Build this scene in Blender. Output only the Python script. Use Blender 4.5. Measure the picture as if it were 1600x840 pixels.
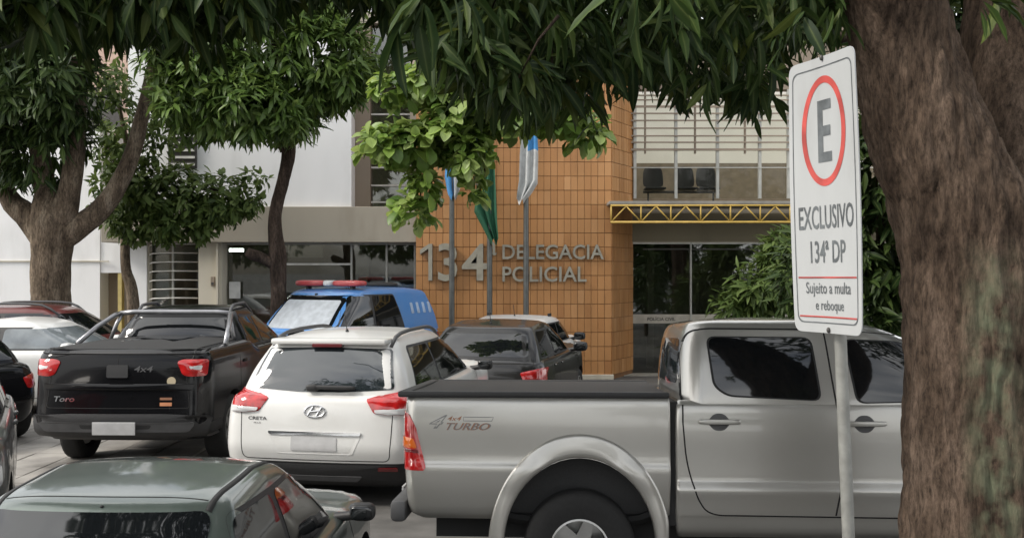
import bpy, bmesh, math, random
import numpy as np
from mathutils import Vector, Matrix, noise
from mathutils.bvhtree import BVHTree
R = math.radians
random.seed(7)
RNG = np.random.default_rng(7)
SC = bpy.context.scene
for o in list(bpy.data.objects):
    bpy.data.objects.remove(o)
C = SC.collection

# ------------------------------------------------------------------ camera, sky, sun, exposure
CAMZ = 2.2
cd = bpy.data.cameras.new('camera')
cam = bpy.data.objects.new('camera', cd)
C.objects.link(cam)
cam.location = (0, 0, CAMZ)
cam.rotation_euler = (R(90), 0, 0)
cd.sensor_width = 36
cd.lens = 36
cd.clip_start = 0.05
cd.clip_end = 3000
SC.camera = cam
SUN_EL, SUN_AZ = 40, 254          # azimuth measured clockwise from +Y, the side the light comes from
w = bpy.data.worlds.new('World')
SC.world = w
w.use_nodes = True
nt = w.node_tree
bg = nt.nodes['Background']
sky = nt.nodes.new('ShaderNodeTexSky')
sky.sky_type = 'NISHITA'
sky.sun_disc = False
sky.sun_elevation = R(SUN_EL)
sky.sun_rotation = R(SUN_AZ)
sky.dust_density = 3.0
sky.air_density = 1.2
hs = nt.nodes.new('ShaderNodeHueSaturation')
hs.inputs['Saturation'].default_value = 0.45
nt.links.new(sky.outputs[0], hs.inputs['Color'])
tc = nt.nodes.new('ShaderNodeTexCoord')
mp = nt.nodes.new('ShaderNodeMapping')
mp.inputs['Scale'].default_value = (1, 1, 2.2)
nz = nt.nodes.new('ShaderNodeTexNoise')
nz.inputs['Scale'].default_value = 2.3
nz.inputs['Detail'].default_value = 7
nz.inputs['Roughness'].default_value = 0.55
nt.links.new(tc.outputs['Generated'], mp.inputs[0])
nt.links.new(mp.outputs[0], nz.inputs['Vector'])
cr = nt.nodes.new('ShaderNodeValToRGB')
cr.color_ramp.elements[0].position = 0.36
cr.color_ramp.elements[1].position = 0.6
nt.links.new(nz.outputs[0], cr.inputs[0])
mx = nt.nodes.new('ShaderNodeMix')
mx.data_type = 'RGBA'
mx.inputs[7].default_value = (8.9, 8.9, 8.8, 1)
nt.links.new(cr.outputs[0], mx.inputs[0])
nt.links.new(hs.outputs[0], mx.inputs[6])
nt.links.new(mx.outputs[2], bg.inputs['Color'])
bg.inputs['Strength'].default_value = 0.12
sd = bpy.data.lights.new('sun', 'SUN')
sd.energy = 1.7
sd.angle = R(14)
sd.color = (1, 0.94, 0.86)
sun = bpy.data.objects.new('sun', sd)
C.objects.link(sun)
sdir = Vector((math.sin(R(SUN_AZ)) * math.cos(R(SUN_EL)), math.cos(R(SUN_AZ)) * math.cos(R(SUN_EL)), math.sin(R(SUN_EL))))
sun.rotation_euler = sdir.to_track_quat('Z', 'Y').to_euler()
sun.location = sdir * 40
SC.view_settings.view_transform = 'Standard'
SC.view_settings.look = 'None'
SC.view_settings.gamma = 1
SC.view_settings.use_curve_mapping = False
SC.view_settings.exposure = 0.88
SC.render.engine = 'CYCLES'
SC.cycles.max_bounces = 8
SC.cycles.transparent_max_bounces = 12

# ------------------------------------------------------------------ materials
def nmat(name):
    m = bpy.data.materials.new(name)
    m.use_nodes = True
    return m, m.node_tree, m.node_tree.nodes['Principled BSDF']

def set_in(b, **k):
    names = dict(color='Base Color', rough='Roughness', metal='Metallic', coat='Coat Weight', coat_rough='Coat Roughness', ior='IOR', spec='Specular IOR Level')
    for a, v in k.items():
        if a == 'color':
            v = (*v[:3], 1)
        b.inputs[names[a]].default_value = v

def noise_color(t, b, cols, scale, coord='Object', detail=6, stretch=(1, 1, 1), lo=0.35, hi=0.65, vec=None):
    tc = t.nodes.new('ShaderNodeTexCoord')
    mp = t.nodes.new('ShaderNodeMapping')
    mp.inputs['Scale'].default_value = stretch
    n = t.nodes.new('ShaderNodeTexNoise')
    n.inputs['Scale'].default_value = scale
    n.inputs['Detail'].default_value = detail
    t.links.new(tc.outputs[coord], mp.inputs[0])
    t.links.new(mp.outputs[0], n.inputs['Vector'])
    r = t.nodes.new('ShaderNodeValToRGB')
    e = r.color_ramp.elements
    e[0].position, e[1].position = lo, hi
    e[0].color, e[1].color = (*cols[0], 1), (*cols[-1], 1)
    for i, c in enumerate(cols[1:-1]):
        q = e.new(lo + (hi - lo) * (i + 1) / (len(cols) - 1))
        q.color = (*c, 1)
    t.links.new(n.outputs[0], r.inputs[0])
    if b is not None:
        t.links.new(r.outputs[0], b.inputs['Base Color'])
    return n, r, mp

def bump(t, b, src, strength=0.2, dist=0.01):
    bn = t.nodes.new('ShaderNodeBump')
    bn.inputs['Strength'].default_value = strength
    bn.inputs['Distance'].default_value = dist
    t.links.new(src, bn.inputs['Height'])
    t.links.new(bn.outputs[0], b.inputs['Normal'])

def plain(name, color, rough=0.5, metal=0.0, var=0.12, scale=6.0, bmp=0.0, coat=0.0, spec=0.5):
    m, t, b = nmat(name)
    set_in(b, color=color, rough=rough, metal=metal, coat=coat, spec=spec)
    if var:
        c0 = tuple(max(0, c * (1 - var)) for c in color)
        c1 = tuple(min(1, c * (1 + var)) for c in color)
        n, r, _ = noise_color(t, b, [c0, c1], scale)
        if bmp:
            bump(t, b, n.outputs[0], bmp, 0.01)
    return m

def paint(name, color, metal=0.0, rough=0.35, dust=0.25, dustcol=(0.32, 0.29, 0.25), coat=0.7, spec=0.4):
    """car paint under clear coat with a film of dust that lies thicker in places"""
    m, t, b = nmat(name)
    set_in(b, color=color, rough=rough, metal=metal, coat=coat, coat_rough=0.06, spec=spec)
    tc = t.nodes.new('ShaderNodeTexCoord')
    n = t.nodes.new('ShaderNodeTexNoise')
    n.inputs['Scale'].default_value = 2.2
    n.inputs['Detail'].default_value = 8
    n.inputs['Roughness'].default_value = 0.65
    t.links.new(tc.outputs['Object'], n.inputs['Vector'])
    mr = t.nodes.new('ShaderNodeMapRange')
    mr.inputs[1].default_value = 0.35
    mr.inputs[2].default_value = 0.75
    mr.inputs[4].default_value = dust
    t.links.new(n.outputs[0], mr.inputs[0])
    mx = t.nodes.new('ShaderNodeMix')
    mx.data_type = 'RGBA'
    mx.inputs[6].default_value = (*color, 1)
    mx.inputs[7].default_value = (*dustcol, 1)
    t.links.new(mr.outputs[0], mx.inputs[0])
    t.links.new(mx.outputs[2], b.inputs['Base Color'])
    ad = t.nodes.new('ShaderNodeMapRange')
    ad.inputs[3].default_value = 0.02
    ad.inputs[4].default_value = 0.10
    t.links.new(n.outputs[0], ad.inputs[0])
    t.links.new(ad.outputs[0], b.inputs['Coat Roughness'])
    return m

M = {}
M['silver'] = paint('silver_paint', (0.46, 0.45, 0.42), metal=0.6, rough=0.3, dust=0.2, coat=1.0)
M['white_car'] = paint('white_paint', (0.72, 0.72, 0.70), dust=0.14)
M['black_car'] = paint('black_paint', (0.006, 0.006, 0.007), dust=0.004, rough=0.2, coat=0.35, spec=0.08)
M['green_car'] = paint('green_grey_paint', (0.085, 0.11, 0.098), metal=0.5, rough=0.33, dust=0.35, dustcol=(0.22, 0.235, 0.215), coat=1.0)
M['blue_car'] = paint('blue_paint', (0.065, 0.22, 0.52), dust=0.12)
M['red_car'] = paint('dark_red_paint', (0.11, 0.012, 0.012), dust=0.1)
M['dark_car'] = paint('charcoal_paint', (0.010, 0.010, 0.010), dust=0.06, dustcol=(0.12, 0.1, 0.08), spec=0.2)
M['grey_car'] = paint('grey_paint', (0.05, 0.055, 0.055), metal=0.2, dust=0.1)
def glassmat(name, color=(0.006, 0.007, 0.008), ior=1.75):
    m, t, b = nmat(name)
    set_in(b, color=color, rough=0.03, ior=ior)
    tc = t.nodes.new('ShaderNodeTexCoord')
    n = t.nodes.new('ShaderNodeTexNoise')
    n.inputs['Scale'].default_value = 1.6
    t.links.new(tc.outputs['Object'], n.inputs['Vector'])
    mr = t.nodes.new('ShaderNodeMapRange')
    mr.inputs[3].default_value = 0.015
    mr.inputs[4].default_value = 0.06
    t.links.new(n.outputs[0], mr.inputs[0])
    t.links.new(mr.outputs[0], b.inputs['Roughness'])
    return m
M['glass'] = glassmat('tinted_glass')
M['rear_glass'] = glassmat('rear_glass', (0.02, 0.026, 0.03), 1.95)
M['rubber'] = plain('black_rubber', (0.012, 0.012, 0.012), 0.7)
M['tyre'] = plain('tyre_rubber', (0.016, 0.016, 0.016), 0.85, bmp=0.2, scale=40)
M['plastic'] = plain('black_plastic', (0.022, 0.022, 0.023), 0.55, bmp=0.1, scale=80)
M['plastic_grey'] = plain('grey_plastic', (0.07, 0.07, 0.072), 0.5)
M['seam'] = plain('seam_shadow_gap', (0.01, 0.01, 0.01), 0.9, var=0)
M['red_lens'] = plain('red_lens', (0.42, 0.012, 0.012), 0.12, coat=1, var=0.25, scale=14)
M['orange_lens'] = plain('orange_lens', (0.62, 0.13, 0.015), 0.12, coat=1)
M['dark_red_lens'] = plain('dark_red_lens', (0.12, 0.008, 0.01), 0.15, coat=1)
M['clear_lens'] = plain('clear_lens', (0.5, 0.5, 0.5), 0.12, coat=1)
M['chrome'] = plain('chrome', (0.62, 0.62, 0.63), 0.14, 1.0, var=0.05)
M['alloy'] = plain('alloy', (0.45, 0.45, 0.44), 0.35, 0.8)
M['plate'] = plain('number_plate', (0.5, 0.5, 0.5), 0.45)
M['tonneau'] = plain('black_vinyl', (0.018, 0.0175, 0.017), 0.65, bmp=0.15, scale=30)
M['letter_grey'] = plain('sticker_grey', (0.2, 0.2, 0.2), 0.4)
M['letter_orange'] = plain('sticker_orange', (0.3, 0.14, 0.08), 0.4)
M['white_plastic'] = plain('white_plastic', (0.75, 0.75, 0.73), 0.4)
M['sunshade'] = plain('silver_sunshade', (0.42, 0.45, 0.48), 0.35, scale=9, coat=0.6)
M['cyan_sticker'] = plain('orange_sticker', (0.6, 0.25, 0.12), 0.5)

# ------------------------------------------------------------------ object helpers
def top_loc(p):
    while p.parent:
        p = p.parent
    return p.location

def mk(name, v, f, mats, parent=None, smooth=False, midx=None, world=False, kind=None, sharp=None, loc=None):
    me = bpy.data.meshes.new(name)
    v = np.asarray(v, dtype=float).reshape(-1, 3)
    if world and parent is not None:
        v = v - np.array(top_loc(parent))
    me.from_pydata(v.tolist(), [], f)
    if not isinstance(mats, (list, tuple)):
        mats = [mats]
    for m in mats:
        me.materials.append(m)
    if midx is not None:
        me.polygons.foreach_set('material_index', midx)
    if smooth:
        me.polygons.foreach_set('use_smooth', [True] * len(me.polygons))
    me.validate()
    me.update()
    if sharp:
        me.set_sharp_from_angle(angle=R(sharp))
    o = bpy.data.objects.new(name, me)
    C.objects.link(o)
    if parent is not None:
        o.parent = parent
    if loc is not None:
        o.location = loc
    if kind:
        o['kind'] = kind
    return o

def thing(name, label, cat, loc=(0, 0, 0), rz=0.0, group=None, rot=None):
    o = bpy.data.objects.new(name, None)
    o.empty_display_size = 0.2
    C.objects.link(o)
    o.location = loc
    o.rotation_euler = rot if rot else (0, 0, rz)
    return tag(o, label, cat, group)

def tag(o, label, cat, group=None):
    o['label'] = label
    o['category'] = cat
    if group:
        o['group'] = group
    return o

class MB:
    """collects shapes for one mesh object"""
    def __init__(s):
        s.v, s.f, s.m = [], [], []
    def add(s, v, f, m=0):
        n = len(s.v)
        s.v += [tuple(p) for p in v]
        s.f += [tuple(i + n for i in q) for q in f]
        s.m += [m] * len(f)
        return s
    def box(s, x0, x1, y0, y1, z0, z1, m=0):
        v = [(x0, y0, z0), (x1, y0, z0), (x1, y1, z0), (x0, y1, z0), (x0, y0, z1), (x1, y0, z1), (x1, y1, z1), (x0, y1, z1)]
        return s.add(v, [(0, 3, 2, 1), (4, 5, 6, 7), (0, 1, 5, 4), (1, 2, 6, 5), (2, 3, 7, 6), (3, 0, 4, 7)], m)
    def rbox(s, x0, x1, y0, y1, z0, z1, b=0.01, m=0):
        """box with chamfered edges"""
        bm = bmesh.new()
        bmesh.ops.create_cube(bm, size=1)
        for q in bm.verts:
            q.co = Vector(((x0 + x1) / 2 + q.co.x * (x1 - x0), (y0 + y1) / 2 + q.co.y * (y1 - y0), (z0 + z1) / 2 + q.co.z * (z1 - z0)))
        bmesh.ops.bevel(bm, geom=list(bm.edges), offset=b, segments=2, profile=0.5, affect='EDGES')
        bm.verts.index_update()
        s.add([tuple(q.co) for q in bm.verts], [tuple(q.index for q in g.verts) for g in bm.faces], m)
        bm.free()
        return s
    def tube(s, path, r, n=10, m=0, cap=True):
        path = [Vector(p) for p in path]
        k = len(path)
        rs = r if isinstance(r, (list, tuple)) else [r] * k
        t0 = (path[1] - path[0]).normalized()
        up = Vector((0, 0, 1)) if abs(t0.z) < 0.9 else Vector((1, 0, 0))
        a = t0.cross(up).normalized()
        v, f = [], []
        for i, p in enumerate(path):
            t = (path[min(i + 1, k - 1)] - path[max(i - 1, 0)]).normalized()
            a = (a - t * a.dot(t)).normalized()
            b = t.cross(a)
            for j in range(n):
                q = 2 * math.pi * j / n
                v.append(p + a * math.cos(q) * rs[i] + b * math.sin(q) * rs[i])
        for i in range(k - 1):
            for j in range(n):
                f.append((i * n + j, i * n + (j + 1) % n, (i + 1) * n + (j + 1) % n, (i + 1) * n + j))
        if cap:
            f.append(tuple(range(n - 1, -1, -1)))
            f.append(tuple((k - 1) * n + j for j in range(n)))
        return s.add(v, f, m)
    def lathe(s, prof, n=32, axis='y', c=(0, 0, 0), m=0):
        """prof: list of (radius, offset along axis)"""
        v, f = [], []
        for (r, h) in prof:
            for j in range(n):
                q = 2 * math.pi * j / n
                x, z = r * math.cos(q), r * math.sin(q)
                v.append((c[0] + x, c[1] + h, c[2] + z) if axis == 'y' else (c[0] + x, c[1] + z, c[2] + h))
        k = len(prof)
        for i in range(k - 1):
            for j in range(n):
                f.append((i * n + j, (i + 1) * n + j, (i + 1) * n + (j + 1) % n, i * n + (j + 1) % n))
        return s.add(v, f, m)
    def obj(s, name, mats, parent=None, smooth=False, world=False, kind=None, sharp=None, loc=None):
        return mk(name, s.v, s.f, mats, parent, smooth, s.m, world, kind, sharp, loc)

class Sep:
    """like MB, but every shape added becomes an object of its own"""
    def __init__(s, name, mat, parent, smooth=True):
        s.a = (name, mat, parent, smooth)
    def add(s, v, f, m=0):
        mk(s.a[0], v, f, s.a[1], s.a[2], s.a[3])
        return s

def blob(cx, cy, cz, sx, sy, sz, e=0.45, n=14):
    """superellipsoid vertices and faces: a rounded box"""
    v, f = [], []
    sg = lambda a, p: math.copysign(abs(a) ** p, a)
    for i in range(n + 1):
        a = -math.pi / 2 + math.pi * i / n
        for j in range(2 * n):
            b = -math.pi + math.pi * j / n
            v.append((cx + sx * sg(math.cos(a), e) * sg(math.cos(b), e), cy + sy * sg(math.cos(a), e) * sg(math.sin(b), e), cz + sz * sg(math.sin(a), e)))
    for i in range(n):
        for j in range(2 * n):
            f.append((i * 2 * n + j, i * 2 * n + (j + 1) % (2 * n), (i + 1) * 2 * n + (j + 1) % (2 * n), (i + 1) * 2 * n + j))
    return v, f

def text_mesh(body, size=1.0, bold=0.0, shear=0.0, extrude=0.0, res=3, align='LEFT'):
    """glyph mesh in the local XY plane (x right, y up); returns verts, faces, width"""
    cu = bpy.data.curves.new('text', 'FONT')
    cu.body = body
    cu.size = size
    cu.offset = bold
    cu.shear = shear
    cu.extrude = extrude
    cu.resolution_u = res
    cu.align_x = align
    o = bpy.data.objects.new('text', cu)
    C.objects.link(o)
    dg = bpy.context.evaluated_depsgraph_get()
    me = bpy.data.meshes.new_from_object(o.evaluated_get(dg))
    v = [tuple(q.co) for q in me.vertices]
    f = [tuple(p.vertices) for p in me.polygons]
    bpy.data.objects.remove(o)
    bpy.data.curves.remove(cu)
    bpy.data.meshes.remove(me)
    return v, f

def fit_text(body, x0, x1, z0, z1, bold=0.0, shear=0.0, extrude=0.0):
    """text scaled into a box; returns list of (x, z, depth) and faces"""
    v, f = text_mesh(body, 1.0, bold, shear, extrude)
    a = np.array(v)
    lo, hi = a.min(0), a.max(0)
    x = x0 + (a[:, 0] - lo[0]) / (hi[0] - lo[0]) * (x1 - x0)
    z = z0 + (a[:, 1] - lo[1]) / (hi[1] - lo[1]) * (z1 - z0)
    return np.stack([x, z, a[:, 2]], 1), f

def mono(ts, ys, tq):
    """monotone cubic through key rows"""
    ts, ys, tq = np.asarray(ts, float), np.asarray(ys, float), np.asarray(tq, float)
    h = np.diff(ts)
    d = np.diff(ys, axis=0) / h[:, None]
    m = np.zeros_like(ys)
    m[0], m[-1] = d[0], d[-1]
    for i in range(1, len(ts) - 1):
        p = d[i - 1] * d[i]
        m[i] = np.where(p > 0, 2 * p / (d[i - 1] + d[i] + 1e-12 * np.sign(d[i - 1] + d[i] + 1e-30)), 0)
    k = np.clip(np.searchsorted(ts, tq, side='right') - 1, 0, len(ts) - 2)
    s = ((tq - ts[k]) / h[k])[:, None]
    hh = h[k][:, None]
    return (2 * s**3 - 3 * s**2 + 1) * ys[k] + (s**3 - 2 * s**2 + s) * hh * m[k] + (-2 * s**3 + 3 * s**2) * ys[k + 1] + (s**3 - s**2) * hh * m[k + 1]

# ------------------------------------------------------------------ vehicle builder
def half_outline(xr, xf, hw, rrx, rry, rfx, rfy, crr, cff, tr, tf, NE=7, NC=9, NS=46):
    pts = []
    for i in range(NE):
        pts.append((xr, (hw - rry) * i / NE))
    for i in range(NC):
        a = math.pi / 2 * i / NC
        pts.append((xr + rrx * (1 - math.cos(a)), hw - rry + rry * math.sin(a)))
    for i in range(NS):
        pts.append((xr + rrx + (xf - rfx - xr - rrx) * i / NS, hw))
    for i in range(NC):
        a = math.pi / 2 * (1 - i / NC)
        pts.append((xf - rfx * (1 - math.cos(a)), hw - rfy + rfy * math.sin(a)))
    for i in range(NE + 1):
        pts.append((xf, (hw - rfy) * (1 - i / NE)))
    P = np.array(pts)
    x, y = P[:, 0], P[:, 1]
    L = xf - xr
    u = np.clip(y / hw, 0, 1)
    wr = np.clip(1 - (x - xr) / (0.3 * L), 0, 1)
    wf = np.clip(1 - (xf - x) / (0.3 * L), 0, 1)
    xm = (xr + xf) / 2
    x2 = x + crr * u**2 * wr - cff * u**2 * wf
    ur = np.clip((xm - x) / (xm - xr), 0, 1)
    uf = np.clip((x - xm) / (xf - xm), 0, 1)
    y2 = y * (1 - tr * ur**2.2 - tf * uf**2.2)
    return np.stack([x2, y2], 1)

def shell(layers, rr=(0.2, 0.2), rf=(0.3, 0.3), crr=0.05, cff=0.08, tr=0.03, tf=0.04, warp=None, crown=0.03, sub=4, caps=(True, True)):
    """layers: (z, x_rear, x_front, half_width, warp_weight); returns verts, quads of a closed shell"""
    K = np.array([tuple(l) for l in layers], float)
    tq = np.linspace(0, len(K) - 1, (len(K) - 1) * sub + 1)
    Q = mono(np.arange(len(K)), K, tq)
    V, F = [], []
    rings = []
    def put(out, z, ww):
        half = out
        full = np.concatenate([half, (half[-2:0:-1] * np.array([1, -1]))])
        zz = np.full(len(full), z)
        if warp is not None:
            zz = zz + ww * np.array([warp(a) for a in full[:, 0]])
        n0 = len(V)
        for (a, b), c in zip(full, zz):
            V.append((a, b, c))
        return list(range(n0, n0 + len(full)))
    outs = []
    for q in Q:
        hw = q[3]
        h = half_outline(q[1], q[2], hw, min(rr[0], (q[2] - q[1]) * 0.3), min(rr[1], hw * 0.6), min(rf[0], (q[2] - q[1]) * 0.3), min(rf[1], hw * 0.6), crr, cff, tr, tf)
        outs.append((h, q))
        rings.append(put(h, q[0], q[4]))
    def cap(h, q, sgn, cr):
        rs = []
        xm = (q[1] + q[2]) / 2
        hl = (q[2] - q[1]) / 2
        for s in (0.93, 0.84, 0.7, 0.54, 0.38, 0.22, 0.08):
            g = h.copy()
            k = 1 - (1 - s) * min(1, q[3] / hl * 0.8)
            g[:, 0] = xm + (g[:, 0] - xm) * k
            g[:, 1] = g[:, 1] * s
            rs.append(put(g, q[0] + sgn * cr * (1 - s * s), q[4]))
        return rs
    if caps[0]:
        for r in cap(*outs[0], -1, 0.0):
            rings.insert(0, r)
    if caps[1]:
        rings += cap(*outs[-1], 1, crown)
    n = len(rings[0])
    for a, b in zip(rings[:-1], rings[1:]):
        for i in range(n):
            j = (i + 1) % n
            F.append((a[i], b[i], b[j], a[j]))
    for ring, rev in ((rings[0], False), (rings[-1], True)):
        # zip the innermost ring shut across the middle
        hN = n // 2
        for i in range(hN):
            a, b, c, d = ring[i], ring[i + 1], ring[(n - i - 1) % n], ring[(n - i) % n]
            q = [a, b, c, d]
            q = list(dict.fromkeys(q))
            if len(q) >= 3:
                F.append(tuple(q if not rev else q[::-1]))
    return V, F

def cut_wheels(V, F, wheels, W, depth=0.3, sx=1.0, sz=1.0):
    """real wheel openings: boolean cut with cylinders; returns verts, faces, material index (1 = liner)"""
    me = bpy.data.meshes.new('body_tmp')
    me.from_pydata([tuple(v) for v in V], [], F)
    bm = bmesh.new()
    bm.from_mesh(me)
    bmesh.ops.remove_doubles(bm, verts=bm.verts, dist=1e-5)
    bmesh.ops.recalc_face_normals(bm, faces=bm.faces)
    bm.to_mesh(me)
    bm.free()
    a = bpy.data.objects.new('body_tmp', me)
    C.objects.link(a)
    mb = MB()
    for (x, z, r) in wheels:
        for s in (-1, 1):
            y0, y1 = (W / 2 - depth, W / 2 + 0.3)
            n = 48
            v = [(x + r * sx * math.cos(2 * math.pi * j / n), s * y, z + r * sz * math.sin(2 * math.pi * j / n)) for y in (y0, y1) for j in range(n)]
            f = [(j, (j + 1) % n, n + (j + 1) % n, n + j) for j in range(n)] + [tuple(range(n - 1, -1, -1)), tuple(range(n, 2 * n))]
            mb.add(v, f)
    cm = bpy.data.meshes.new('cut_tmp')
    cm.from_pydata(mb.v, [], mb.f)
    bm = bmesh.new()
    bm.from_mesh(cm)
    bmesh.ops.recalc_face_normals(bm, faces=bm.faces)
    bm.to_mesh(cm)
    bm.free()
    b = bpy.data.objects.new('cut_tmp', cm)
    C.objects.link(b)
    md = a.modifiers.new('b', 'BOOLEAN')
    md.operation = 'DIFFERENCE'
    md.solver = 'EXACT'
    md.object = b
    dg = bpy.context.evaluated_depsgraph_get()
    out = bpy.data.meshes.new_from_object(a.evaluated_get(dg))
    v = [tuple(q.co) for q in out.vertices]
    f = [tuple(p.vertices) for p in out.polygons]
    mi = []
    for p in out.polygons:
        c = p.center
        hit = 0
        for (x, z, r) in wheels:
            dd = math.hypot((c.x - x) / sx, (c.z - z) / sz)
            if dd < r + 0.004 and abs(c.y) < W / 2 + 0.05 and (abs(p.normal.y) < 0.3 or abs(abs(c.y) - (W / 2 - depth)) < 0.01) and c.z < z + r * sz + 0.01 and (dd > r * 0.93 or abs(abs(c.y) - (W / 2 - depth)) < 0.01):
                hit = 1
        mi.append(hit)
    for o in (a, b):
        bpy.data.objects.remove(o)
    for m_ in (me, cm, out):
        bpy.data.meshes.remove(m_)
    return v, f, mi

def round_poly(pts, r, n=5):
    out = []
    k = len(pts)
    for i in range(k):
        p, a, b = Vector(pts[i]), Vector(pts[i - 1]), Vector(pts[(i + 1) % k])
        rr = r[i] if isinstance(r, (list, tuple)) else r
        la, lb = (a - p).length, (b - p).length
        d = min(rr, la * 0.45, lb * 0.45)
        if d < 1e-4:
            out.append(p)
            continue
        p0, p1 = p + (a - p).normalized() * d, p + (b - p).normalized() * d
        for j in range(n + 1):
            t = j / n
            out.append(p0 * (1 - t) ** 2 + p * 2 * t * (1 - t) + p1 * t * t)
    return out

def resample(pts, step, closed=True):
    out = []
    k = len(pts)
    for i in range(k if closed else k - 1):
        a, b = Vector(pts[i]), Vector(pts[(i + 1) % k])
        n = max(1, int(math.ceil((b - a).length / step)))
        for j in range(n):
            out.append(a.lerp(b, j / n))
    if not closed:
        out.append(Vector(pts[-1]))
    return out

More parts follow.
